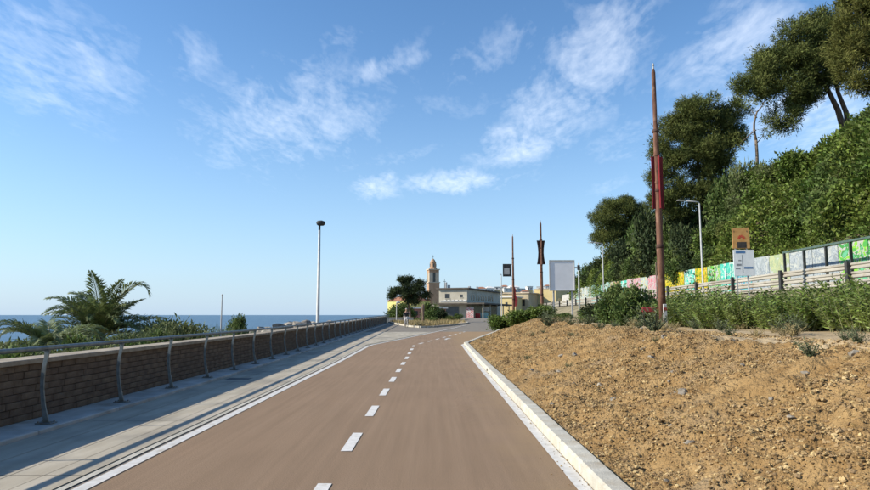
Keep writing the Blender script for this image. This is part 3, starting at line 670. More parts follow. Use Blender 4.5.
    posl = [(23.79, 66, 6.9),(22.47, 70, 6.57),(23.21, 58, 6.88),(23.23, 68, 9.96),(22.15, 80, 6.8),(21.91, 86, 6.53),(22.99, 76, 7.73),(23.51, 62, 8.92),(24.71, 58, 9.91),(24.98, 55, 10.97),(26.56, 54, 12.1),(28.11, 52, 12.71),(28.98, 50, 11.71),(29.93, 47, 12.24),(29.97, 44, 12.26),(26.46, 50, 9.3),(27.59, 46, 8.31),(27.59, 42, 8.72),(24.6, 53, 7.67),(22.27, 95, 6.76),(25.18, 52, 8.79),(28.23, 55, 13),(22.08, 56, 5.2),(30.83, 44, 14.42),(23.44, 54, 5.91)]
    for i, (sp, p) in enumerate(zip(spec, posl)):
        x = max(p[0], 23.2); z = min(p[2], float(hill(x, p[1])))-.2
        bush(sp[0], (x, p[1], z), sp[2], LB[sp[0]][0], LB[sp[0]][1], i*1.3)
    r = random.Random(23)
    for i in range(30):
        y = 30+r.random()*28; x = 23.6+r.random()*7.5; kd = r.choice(('ivy','ivy','mid','yel')); s_ = r.uniform(1.3,2.6)
        lab, g = ('lush bright green bush bulging from the ivy covered slope','bright green slope bushes') if kd == 'ivy' else (('mid green leafy bush on the hillside behind the painted wall','mid green hillside bushes') if kd == 'mid' else ('olive bush pushing out of the ivy covered slope above the painted wall','olive slope bushes'))
        bush(kd, (x, y, float(hill(x, y))-.1*s_), (s_, s_, s_*.95), lab, g, r.uniform(0,6))
build_trees()
def build_understorey():
    r = random.Random(17)
    LB = {'pale': 'pale feathery shrub on the hill crest between the two tall pines', 'ivy': 'bright green bush on the hill crest under the leaning pine', 'dark': 'tall dark evergreen filling the wood under the pines', 'mid': 'tall mid green tree filling the wood under the pines', 'yel': 'tall olive green tree filling the wood under the pines'}
    for kd, p, w in [('dark',(24.09, 66, 14.46),3.2),('mid',(24.24, 72, 13.1),3.0),('dark',(24.83, 80, 11.85),3.2),('yel',(23.95, 86, 11.54),3.0),('dark',(23.83, 92, 10.5),2.8),('mid',(23.81, 98, 9.54),2.6),('dark',(25.06, 62, 13.08),3.0),('mid',(26.37, 60, 13.28),2.8),
                     ('yel',(23.55, 68, 9.96),2.6),('mid',(23.18, 72, 8.76),2.6),('dark',(23.48, 80, 9.06),2.6),('mid',(23.86, 63, 10.64),2.6),('dark',(24.29, 58, 10.65),2.6),('yel',(23.5, 60, 8.49),2.4),('mid',(26.26, 57, 13.42),2.4),('dark',(23.05, 86, 8.55),2.2),('mid',(23.05, 63, 7.64),2.2),('dark',(23.59, 104, 8.41),2.2),('pale',(27.2, 55, 15.15),1.8),('pale',(28.49, 53, 14.48),2.0),('mid',(26.6, 57, 14.72),2.0),('ivy',(29.16, 50, 14.55),2.0),('ivy',(30.13, 47, 15.15),2.2),('ivy',(30.88, 45, 15.76),2.2),('pale',(27.93, 54, 13.67),1.6)]:
        x = max(p[0], 23.6); zb = float(hill(x, p[1]))-.4
        bush(kd, (x, p[1], zb), (w, w, max(1.5, (p[2]-zb)/1.2)), LB[kd], 'understorey '+kd, r.uniform(0,6), 'understorey_tree', 'tree')
build_understorey()

# ---------------------------------------------------------------- oleander hedge, shrubs and weeds
def oleander_proto(seed, h=1.3, n=95):
    rs = np.random.default_rng(seed); Ps = []; Ds = []; m = MB(); r = random.Random(seed)
    for i in range(n):
        a = r.uniform(0, 6.28); q = .75*math.sqrt(r.random()); lean = r.uniform(.1,.9); hh = h*r.uniform(.6,1.08)*(1-.25*q)
        b = Vector((q*.8*math.cos(a), q*.8*math.sin(a), 0)); tip = b+Vector((lean*math.cos(a)*.5+r.uniform(-.12,.12), lean*math.sin(a)*.5+r.uniform(-.12,.12), hh))
        m.tube([b, b.lerp(tip, .5)+Vector((0,0,.03)), tip], [.008,.006,.003], 4, False)
        k = 30
        for j in range(k):
            t = .12+.88*j/k; p = b.lerp(tip, t); an = j*2.1+r.random(); 
            d = Vector((math.cos(an), math.sin(an), r.uniform(.25,1.1)))
            Ps.append(p); Ds.append(d.normalized())
    P = np.array(Ps); D = np.array(Ds)
    V, F = leafgeo(P, D, .10+.06*rs.random(len(P)), .030+.016*rs.random(len(P)), rs)
    return npmesh('foliage', V, F, M_['oleander']), m.mesh('stem', M_['palm_rib'])
def build_hedge():
    pr = [oleander_proto(s) for s in (1, 2, 3)]
    r = random.Random(9); k = 0
    y = 8.2
    while y < 21.5:
        x0 = np.interp(y, [8,12.8,17,21.5], [9.5,8.85,7.75,7.4])
        for row in range(2):
            if r.random() < .12: continue
            x = x0+.35+row*.85+r.uniform(-.1,.1); yy = y+r.uniform(-.15,.15)
            t = tag(empty('oleander_bush', (x, yy, float(bank(x, yy))-.03), r.uniform(0, 6.28)), 'bushy green oleander in the hedge along the sandy strip below the guardrail', 'bush', 'oleander hedge bushes')
            s = (r.uniform(.92,1.1)+row*.12)*float(np.interp(y, [8,12,17,21], [.98,1.0,1.05,1.0])); t.scale = (s*1.05, s*1.05, s*r.uniform(.58,.86))
            f, st = pr[k % 3]; ob('foliage', f, t); ob('stem', st, t); k += 1
        y += .78
    # loose shrubs left of the pole
    for kd, p, s, lab, g in [('mid',(7, 22, 1.21),(1.0,1.0,1.25),'dark green shrub standing right beside the foot of the red banner pole',None),
            ('mid',(7.25, 25, 1.18),(1.1,1.1,1.4),'tallest green shrub of the clump between banner pole and concrete fence',None),('dark',(7.34, 28, 1.19),(1.2,1.1,.95),'dark low shrub at the seaward end of the clump by the concrete fence',None),
            ('ivy',(7.55, 31, 1.21),(.9,.9,.62),'bright green low shrub on the sandy strip before the concrete fence',None),
            ('ivy',(6.07, 46, 1.02),(1.5,1.5,.95),'light green rounded bush at the foot of the small flagged pole',None),('ivy',(5.41, 52, 0.97),(1.4,1.4,1.0),'light green bush on the kerb bend nearest the grey flat-roofed building',None),
            ('ivy',(7, 46, 1.17),(1.5,1.5,.95),'light green bush between the two slender rusty poles',None),('mid',(8.2, 48, 1.38),(1.2,1.1,1.0),'dark green bush around the foot of the dark finned pole',None),
            ('mid',(8.28, 42, 1.13),(1.0,1.0,.4),'green shrub under the blank white board',None)]:
        bush(kd, (p[0], p[1], float(bank(p[0], p[1], False))-.05), s, lab, g, r.uniform(0, 6))
    # small agave-like palm tuft near the finned pole, weeds on the bank
    def weed_proto(seed, n=26, h=.35, mk='weed', k=10, Ll=.06, Wl=.018):
        rs = np.random.default_rng(seed); rr = random.Random(seed); Ps = []; Ds = []; St = []
        for i in range(n):
            a = rr.uniform(0, 6.28); b = Vector((rr.uniform(-.03,.03), rr.uniform(-.03,.03), 0)); tip = b+Vector((math.cos(a)*h*rr.uniform(.2,.9), math.sin(a)*h*rr.uniform(.2,.9), h*rr.uniform(.4,1)))
            St.append((b, tip))
            for j in range(k):
                Ps.append(b.lerp(tip, .1+.9*j/k)); an = rr.uniform(0, 6.28); Ds.append(Vector((math.cos(an), math.sin(an), rr.uniform(.2,1.3))).normalized())
        V, F = leafgeo(np.array(Ps), np.array(Ds), Ll*(.6+.8*rs.random(len(Ps))), Wl, rs)
        B = np.array([b for b, t in St]); T = np.array([t-b for b, t in St]); Lt = np.linalg.norm(T, axis=1); V2, F2 = leafgeo(B, T/Lt[:, None], Lt, .012, rs)
        return npmesh('weed', np.concatenate([V, V2]), np.concatenate([F, F2+len(V)]), M_[mk])
    wp = [weed_proto(s) for s in (1,2,3)]+[weed_proto(4, 18, .3, 'dry', 8, .09, .01)]
    spots = [(4.11, 9.6, 0.95)] and []
    def weed(x, y, s, lab, g, v=None):
        o = ob('weed', wp[v if v is not None else r.randrange(3)], None, (x, y, float(bank(x, y))-.015), (0,0,r.uniform(0,6)), s); tag(o, lab, 'weed', g)
    for p, s, lab in [((4.94, 14.5, 1.07),1.9,'large grey green weed on the bank crest below the red banner pole'),((4.73, 27, 0.95),2.3,'grey green weed tuft on the bank crest below the dark finned pole'),
                      ((4.4, 7.6, 1.08),.75,'small upright weed on the crest of the bare earth bank'),((5.36, 8.2, 1.08),.7,'pale weed tuft on the sandy strip below the oleander hedge')]:
        weed(p[0], p[1], s, lab, None)
    for i in range(34):
        y = r.uniform(9, 40); x = float(kx(y)+bank_w(y))+r.uniform(.2, 2.6); weed(x, y, r.uniform(.5,1.3), 'low grey green weed on the sandy strip along the bank top', 'weeds on the bank top')
    for i in range(12):
        y = r.uniform(7, 30); x = float(kx(y))+r.uniform(.8, 3); weed(x, y, r.uniform(.3,.6), 'tiny weed sprouting on the ochre earth slope', 'weeds on the earth slope')
    for i in range(26):
        y = r.uniform(9, 36); x = float(kx(y)+bank_w(y))+r.uniform(.6, 3.4); weed(x, y, r.uniform(.6,1.2), 'dry straw tuft on the sandy strip along the bank top', 'dry tufts on the bank top', 3)
build_hedge()

# ---------------------------------------------------------------- palms, reeds and boulders on the seaward side
def frond_mesh(seed, L_=1.5, droop=.9, n=76, ll=.40, curl=0, tipbend=False):
    rs = random.Random(seed); Vv = []; Ff = []; pts = []
    ang = 1.25; p = Vector((0,0,0)); N_ = 24
    for i in range(N_+1):
        pts.append(p.copy()); ang -= droop/N_*((.4+1.4*(i/N_)) if not tipbend else (.05+7*max(0, i/N_-.45))); p = p+Vector((math.cos(ang), curl*(i/N_)*.3, math.sin(ang)))*(L_/N_)
    for i in range(n):
        t = .12+.88*i/(n-1); f = t*N_; k = min(int(f), N_-1); q = pts[k].lerp(pts[k+1], f-k); tg = (pts[k+1]-pts[k]).normalized()
        up = Vector((0,1,0)).cross(tg)*-1
        for s in (-1, 1):
            d = (tg*(.55+.5*t)+Vector((0,s,0))*(1.0-.35*t)+up*rs.uniform(.1,.6)).normalized(); l = ll*(math.sin(math.pi*min(1, .25+.72*t)))*rs.uniform(.75,1.1)+.04
            w = tg*.014; tip = q+d*l+Vector((0,0,-l*rs.uniform(.1,.45))); mid = q+d*l*.5
            b = len(Vv); Vv += [q-w*.6, mid-w*1.2, tip, mid+w*1.2]; Ff.append((b, b+1, b+2, b+3))
    return npmesh('frond', [tuple(v) for v in Vv], Ff, M_['palm']), MB().tube(pts, [.02-.016*i/N_ for i in range(N_+1)], 5).mesh('rib', M_['palm_rib'])
def palm(base, label, fr, trunk_h, tr, S=1):
    t = tag(empty('palm', base), label, 'palm')
    MB().lathe([(tr*1.2,-.4),(tr*1.1,0),(tr,trunk_h*.5),(tr*1.25,trunk_h*.85),(tr*.7,trunk_h+.08)], 10).build('trunk', M_['bark'], t)
    for (az, el, me, s) in fr:
        f = ob('frond', me[0], t, (.06*math.cos(az), .06*math.sin(az), trunk_h), (0, -el, az), s*S); f.rotation_mode = 'XYZ'
        ob('rib', me[1], f)
def build_seaside():
    r = random.Random(4)
    fm = [frond_mesh(1, 1.5, 1.2), frond_mesh(2, 1.5, 1.7), frond_mesh(3, 1.5, .7), frond_mesh(4, 1.7, 2.6, curl=.2, tipbend=True)]
    fr = [(r.uniform(0,.4)+i*2.4, r.uniform(-.55,.22)-(.3 if i % 4 == 0 else 0), fm[r.randrange(3)], r.uniform(.7,1.05)) for i in range(40)]
    fr += [(.05, -.02, fm[3], 1.12), (3.1, -.1, fm[0], 1.12), (-1.5, .25, fm[2], 1.1), (2.7, .05, fm[0], 1.08), (.6, .1, fm[2], 1.0)]
    palm((-12.2, 23.5, float(land(-12.2, 23.5))), 'tallest fan of palm fronds rising above the wall, one frond arching over', fr, .6-float(land(-12.2, 23.5)), .24, 1.58)
    fr = [(i*2.4+r.uniform(0,.5), r.uniform(-.85,-.2), fm[r.randrange(2)], r.uniform(.75,1.0)) for i in range(26)]
    palm((-12.0, 20.2, float(land(-12.0, 20.2))), 'low squat palm with drooping fronds at the near end, behind the wall', fr, .35-float(land(-12.0, 20.2)), .22, 1.35)
    fr = [(i*2.4+r.uniform(0,.5), r.uniform(-.9,-.3), fm[r.randrange(2)], r.uniform(.55,.75)) for i in range(20)]
    palm((-12.2, 26.4, float(land(-12.2, 26.4))), 'small palm with short fronds between tall palm and reed bed', fr, .2-float(land(-12.2, 26.4)), .18, 1.5)
    # reeds
    def reed_proto(seed, n=46):
        rs = np.random.default_rng(seed); P = []; D = []; Ln = []
        V = []; F = []
        for i in range(n):
            a = rs.random()*6.28; b = np.array([rs.normal()*.22, rs.normal()*.22, 0]); h = .6+.6*rs.random(); o = .12+.3*rs.random(); c, s = math.cos(a), math.sin(a)
            w = np.array([-s, c, 0])*.011; m1 = b+np.array([c*o*.3, s*o*.3, h*.6]); t = b+np.array([c*o, s*o, h]); k = len(V)
            V += [b-w, b+w, m1+w, m1-w, t]; F += [(k, k+1, k+2, k+3), (k+3, k+2, k+4, k+4)]
        return V, F
    rp = []
    for s in (1, 2, 3):
        V, F = reed_proto(s); me = bpy.data.meshes.new('reed'); me.from_pydata([tuple(v) for v in V], [], [f if f[2] != f[3] else f[:3] for f in F]); me.materials.append(M_['reed']); rp.append(me)
    for i in range(48):
        y = 19.5+r.random()*10 if i < 34 else 19.5+r.random()*22; x = wx(y)-2.2-r.random()*2.6; x = max(x, -.44*y) if y > 18 else x; z = float(land(x, y))
        s = r.uniform(.9,1.25); 
        tag(ob('reed_tuft', rp[i % 3], None, (x, y, z-.1), (0,0,r.uniform(0,6)), (s*1.2, s*1.2, s*float(np.interp(y,[12,18,26,34],[.8,1.0,.9,.7])))), 'tuft of pale green reeds growing behind the sea wall', 'reeds', 'reed tufts behind the sea wall')
    for p, s, lab in [((-8.6,21.6),(1.2,1.2,1.2),'rounded grey green shrub behind the wall between palms and white mast'),((-9.6,23.5),(1.4,1.4,1.35),'grey green shrub behind the wall, furthest out beside the reeds'),((-8.4,19.8),(.7,.7,1.0),'small shrub behind the wall beside the small palm'),
                      ((-8.4,14.2),(1.1,1.1,.75),'shrub at the foot of the squat palm behind the wall'),((-8.6,28.2),(.7,.7,1.35),'bright tuft of shrub just past the white mast behind the wall')]:
        bush('pale' if s[0] != .7 else 'mid', (p[0], p[1], float(land(p[0], p[1]))-.1), s, lab, None, r.uniform(0,6))
    for i in range(9):
        y = 13.0+i*1.05; x = -8.6-(i % 3)*.8
        bush('pale' if i % 2 else 'mid', (x, y, float(land(x, y))-.25), (1.0,1.0,.95+.12*(i % 3)), 'low leafy shrub in the thicket under the palms behind the wall', 'low shrubs under the palms', i*2.0)
    bm_ = [stone_mesh(200+i, M_['boulder'], 2, .13) for i in range(6)]
    for i in range(70):
        y = 30+r.random()*22; x = wx(y)-1.6-r.random()*2.6; s = r.uniform(.3,.75)
        z = float(land(x, y)); z = z+.6*r.random()
        tag(ob('boulder', bm_[i % 6], None, (x, y, z), (r.uniform(-.5,.5), r.uniform(-.5,.5), r.uniform(0,6)), s), 'pale rough boulder in the rock heap behind the sea wall', 'boulder', 'boulders behind the sea wall')
    p = (-7.96, 24, 0.9); t = tag(empty('flag_mast', (p[0], p[1], float(land(p[0], p[1])))), 'slim white bare mast standing behind the wall among reeds', 'mast')
    zt = 2.17-t.location.z; MB().lathe([(.03,-.1),(.028,zt*.6),(.018,zt)], 8).build('mast_pole', M_['white_metal'], t); MB().lathe([(.03,zt),(.035,zt+.03),(.01,zt+.06)], 8).build('finial', M_['white_metal'], t)
    # lamp post by the sea
    y = 36.7; x = -6.68; z = float(land(x, y)); t = tag(empty('street_lamp', (x, y, z)), 'tall pale lamp post with flat dark lantern head behind the sea wall', 'street lamp')
    H_ = 6.68-z
    MB().lathe([(.11,-.2),(.11,.6),(.105,.62),(.065,H_-.35)], 12).build('pole', M_['white_metal'], t, True)
    MB().lathe([(.06,H_-.35),(.06,H_-.05)], 10).build('neck', M_['dark_metal'], t)
    m = MB(); m.tube([(-.17,0,H_+.03),(-.1,0,H_+.05),(.1,0,H_+.06),(.24,0,H_+.04),(.31,0,H_+.02)], [.10,.18,.2,.17,.07], 10, flat=(1,.8)); m.build('lantern', M_['dark_metal'], t, True)
build_seaside()

# ---------------------------------------------------------------- rusty banner poles
def banner_pole(base, ztop, r0, label, fins, fin_m, cat='pole'):
    t = tag(empty('banner_pole', base), label, cat); H_ = ztop-base[2]
    MB().lathe([(r0,-.3),(r0,H_*.30),(r0*.9,H_*.305),(r0*.86,H_*.52),(r0*.80,H_*.525),(r0*.74,H_*.75),(r0*.62,H_*.755),(r0*.55,H_*.985),(r0*.3,H_)], 14).build('shaft', M_['rust'], t, True)
    for f in (.305, .52, .752): MB().lathe([(r0*1.05,H_*f-.06),(r0*1.08,H_*f),(r0*.95,H_*f+.06)] if f < .5 else [(r0*.95,H_*f-.05),(r0*.98,H_*f),(r0*.82,H_*f+.05)], 14).build('collar', M_['rust_dark'], t, True)
    MB().lathe([(.03,H_),(.022,H_+.10),(.035,H_+.11),(.02,H_+.18)], 8).build('tip', M_['grey_metal'], t)
    if fins:
        z0, z1, wd, waist = fins
        for a in (0, math.pi, math.pi/2, -math.pi/2):
            n = 7; V = []
            for i in range(n):
                q = i/(n-1); z = z0+(z1-z0)*q; k = wd*(1-waist*math.sin(math.pi*q)); ra = r0*.62
                for (xx, yy) in ((ra, -.012), (ra+k, -.012), (ra+k, .012), (ra, .012)): V.append((xx, yy, z))
            F = []
            for i in range(n-1):
                for k in range(4): F.append((i*4+k, i*4+(k+1)%4, i*4+4+(k+1)%4, i*4+4+k))
            F += [(3,2,1,0), (n*4-4, n*4-3, n*4-2, n*4-1)]
            ob('fin', npmesh('fin', V, F, fin_m), t, None, (0,0,a+.12))
        for z in (z0-.05, (z0+z1)/2, z1+.05): MB().lathe([(r0*.9,z-.035),(r0*.9,z+.035)], 14).build('clamp', M_['rust'], t)
    return t
def build_poles():
    y = 19.0; x = 6.72; b = float(bank(x, y)); banner_pole((x, y, b), 8.98, .105, 'tall rust brown pole with red fins rising from the oleander hedge', (4.62-b, 6.22-b, .12, .12), mat('fin_red', (.13,.008,.012), (.19,.015,.018), rough=.7))
    y = 52; x = 8.65; b = float(land(x, y)); banner_pole((x, y, b), 9.0, .14, 'slender rusty pole with dark brown fins standing near the blank white board', (5.55-b, 7.5-b, .26, .45), M_['rust_dark'])
    y = 61; x = 7.45; b = float(land(x, y)); t = banner_pole((x, y, b), 9.0, .125, 'farthest slender rusty pole carrying a small dark flag sign', None, None)
    z = 4.95-b
    MB().box(-.98,-.2,-.02,.02,z+.15,z+1.35,.01).build('flag_sign', M_['dark_metal'], t); MB().box(-.86,-.34,-.032,-.02,z+.35,z+.95).build('flag_emblem', M_['grey_metal'], t)
    for q in (.2, 1.3): MB().tube([(-.95,0,z+q),(0,0,z+q)], .02, 6).build('bracket', M_['dark_metal'], t)
    m = MB(); V = [(.08,-.03,2.7),(.25,-.05,3.0),(.42,-.02,2.55),(.3,.02,2.0),(.06,-.03,1.95),(.06,-.03,3.9),(.16,-.03,3.8)]
    m.poly([V[5],V[6],V[1],V[0]]); m.poly([V[0],V[1],V[2],V[3],V[4]]); r_ = bmesh.ops.solidify(m.b, geom=m.b.faces[:], thickness=.02)
    m.build('red_pennant', mat('pennant_red', (.55,.06,.06), (.62,.14,.13), rough=.8), t)
    # white marker and little red sign near the pole foot
    p = (6.58, 18.4, 1.59); t = tag(empty('marker_post', (p[0], p[1], float(bank(p[0], p[1])))), 'short white marker post at the foot of the red finned pole', 'post')
    MB().box(-.05,.05,-.03,.03,-.1,.70,.01).build('post_body', M_['white_metal'], t); MB().box(-.052,.052,-.034,-.0305,.52,.6).build('reflector', M_['red'], t)
    p = (6.86, 20.5, 1.74); zb = float(bank(p[0], p[1])); t = tag(empty('warning_sign', (p[0], p[1], zb)), 'small red board on two stakes half hidden in the hedge beside the tall pole', 'sign')
    MB().box(-.26,.26,-.02,.02,.46,.60,.01).build('board', mat('sign_red', (.3,.03,.04), (.38,.06,.06), rough=.6), t)
    for sx in (-.2,.2): MB().box(sx-.02,sx+.02,.021,.05,-.1,.62).build('stake', M_['bark'], t)
    # thin stake behind
    p = (8.31, 24, 3.43); zb = float(bank(p[0], p[1])); t = tag(empty('wooden_stake', (p[0], p[1], zb)), 'thin upright wooden stake between the tall rust pole and the painted wall', 'stake'); MB().lathe([(.03,-.1),(.03,1.0),(.022,p[2]-zb)], 6).build('stake_body', M_['bark'], t)
build_poles()

# ---------------------------------------------------------------- signs
def build_signs():
    # blank white board seen from behind
    y = 50.0; x0, x1 = 8.95, 10.9; zb = float(land(10.75, y)); t = tag(empty('sign_board', (10.7, y, zb)), 'large blank white board on a single post beside the finned pole', 'sign')
    def B(a, b, c, d, e, f, n, m, bev=0): MB().box(a-10.7, b-10.7, c, d, e-zb, f-zb, bev).build(n, m, t)
    B(x0, x1, -.02, .02, 3.35, 5.70, 'panel', mat('board_white', (.74,.74,.76), (.80,.80,.82), scale=1.5, rough=.6))
    B(x0-.03, x0+.04, -.06, .03, 3.32, 5.73, 'frame_bar', M_['white_metal']); B(x1-.04, x1+.03, -.06, .03, 3.32, 5.73, 'frame_bar', M_['white_metal'])
    B(x0+.045, x1-.045, -.055, .03, 5.66, 5.73, 'frame_bar', M_['white_metal']); B(x0+.045, x1-.045, -.055, .03, 3.32, 3.39, 'frame_bar', M_['white_metal'])
    MB().box(-.06,.06,.035,.15,-.2,5.3-zb).build('post', M_['grey_metal'], t); MB().box(-1.5,-1.38,.035,.15,-.2,5.3-zb).build('post', M_['grey_metal'], t)
    # small post with a cross arm
    p = (13.49, 60, 6.31); zb = float(land(p[0], 60)); t = tag(empty('arm_post', (p[0], 60, zb)), 'thin dark post with a short cross arm next to the white board', 'post'); h = p[2]-zb
    MB().lathe([(.09,-.2),(.08,h*.5),(.06,h)], 8).build('pole', M_['grey_metal'], t); MB().box(-.42,.06,-.04,.04,h-.5,h-.36).build('cross_arm', M_['grey_metal'], t); MB().box(-.12,.12,-.1,.1,h-.66,h-.2,.02).build('lamp_box', M_['dark_metal'], t)
    # orange notice over a white map board
    y = 30.0; c = (14.41, 30, 3.93); zb = float(land(c[0], y)); t = tag(empty('information_sign', (c[0], y, zb), R(-6)), 'orange notice above a white map board on a post before the guardrail', 'sign')
    z = lambda v: (1.45+(315-v)*30/640)-zb
    wb = MB().box(-.36,.58,-.02,.02,z(276),z(250),.008).build('map_board', mat('map_white', (.60,.64,.66), (.70,.73,.74), scale=3, rough=.5), t)
    mb = mat('print_blue', (.05,.13,.28), (.08,.18,.35), rough=.6); mg = mat('print_grey', (.18,.20,.22), (.26,.28,.3), rough=.6)
    def pr(x0, x1, v0, v1, m, n): MB().box(x0, x1, -.0245, -.0205, z(v1), z(v0)).build(n, m, wb)
    pr(-.25,.18,251.2,253.4,mb,'printed_header'); pr(.02,.05,255,273,mg,'printed_line'); pr(-.24,-.02,264,266,mg,'printed_line'); pr(-.15,-.02,260,261.2,mg,'printed_line')
    pr(.10,.50,267,269,mb,'printed_line'); pr(-.28,-.08,268,269.4,mg,'printed_line')
    ob_ = MB().box(-.36,.42,-.02,.02,z(248.5),z(227.5),.008).build('notice_panel', mat('notice_orange', (.42,.22,.07), (.52,.30,.11), scale=5, rough=.6), t)
    MB().box(-.16,.26,-.025,-.0205,z(248),z(242)).build('printed_block', M_['slot'], ob_)
    m = MB()
    for k in range(7): a = k*math.pi/6; m.box(-.03,.03,-.0245,-.0205,.05,.17, mat=Matrix.Translation((.04,0,z(238.5)))@Matrix.Rotation(a-math.pi/2,4,'Y'))
    m.build('flower_emblem', mat('emblem_red', (.45,.06,.03), (.5,.09,.05), rough=.6), ob_)
    for sx in (-.28,.30): MB().box(sx-.012,sx+.012,-.026,-.0205,z(232),z(230.5)).build('printed_mark', M_['slot'], ob_)
    for sx in (-.22,.28): MB().box(sx-.03,sx+.03,.021,.08,-.2,z(229)).build('post', M_['grey_metal'], t)
build_signs()

# ---------------------------------------------------------------- guardrail, retaining wall, painted wall
def graffiti(name, cols, scale, seed):
    m = bpy.data.materials.new(name); m.use_nodes = True; nt = m.node_tree; L = nt.links.new; p = nt.nodes['Principled BSDF']; p.inputs['Roughness'].default_value = .75
    tc = nt.nodes.new('ShaderNodeTexCoord'); oi = nt.nodes.new('ShaderNodeObjectInfo')
    n = nt.nodes.new('ShaderNodeTexNoise'); n.noise_dimensions = '4D'; n.inputs['Scale'].default_value = scale*1.5; n.inputs['Detail'].default_value = 2.0; n.inputs['Distortion'].default_value = 1.2
    mm = nt.nodes.new('ShaderNodeMath'); mm.operation = 'MULTIPLY'; mm.inputs[1].default_value = 40+seed; L(oi.outputs['Random'], mm.inputs[0]); L(mm.outputs[0], n.inputs['W']); L(tc.outputs['Object'], n.inputs['Vector'])
    cr = nt.nodes.new('ShaderNodeValToRGB'); cr.color_ramp.interpolation = 'CONSTANT'; L(n.outputs['Fac'], cr.inputs[0])
    e = cr.color_ramp.elements; e[0].position = 0; e[0].color = (*cols[0], 1); e[1].position = .40; e[1].color = (*cols[1], 1)
    for i, c in enumerate(cols[2:]): x = e.new(.40+.25*(i+1)/(len(cols)-1)); x.color = (*c, 1)
    w = nt.nodes.new('ShaderNodeTexNoise'); w.inputs['Scale'].default_value = 2.5; w.inputs['Detail'].default_value = 8; L(tc.outputs['Object'], w.inputs['Vector'])
    h = nt.nodes.new('ShaderNodeHueSaturation'); r = nt.nodes.new('ShaderNodeMapRange'); r.inputs['To Min'].default_value = .75; r.inputs['To Max'].default_value = 1.2; L(w.outputs['Fac'], r.inputs[0]); L(r.outputs[0], h.inputs['Value'])
    h.inputs['Saturation'].default_value = 1.2; L(cr.outputs[0], h.inputs['Color']); L(h.outputs[0], p.inputs['Base Color']); return m
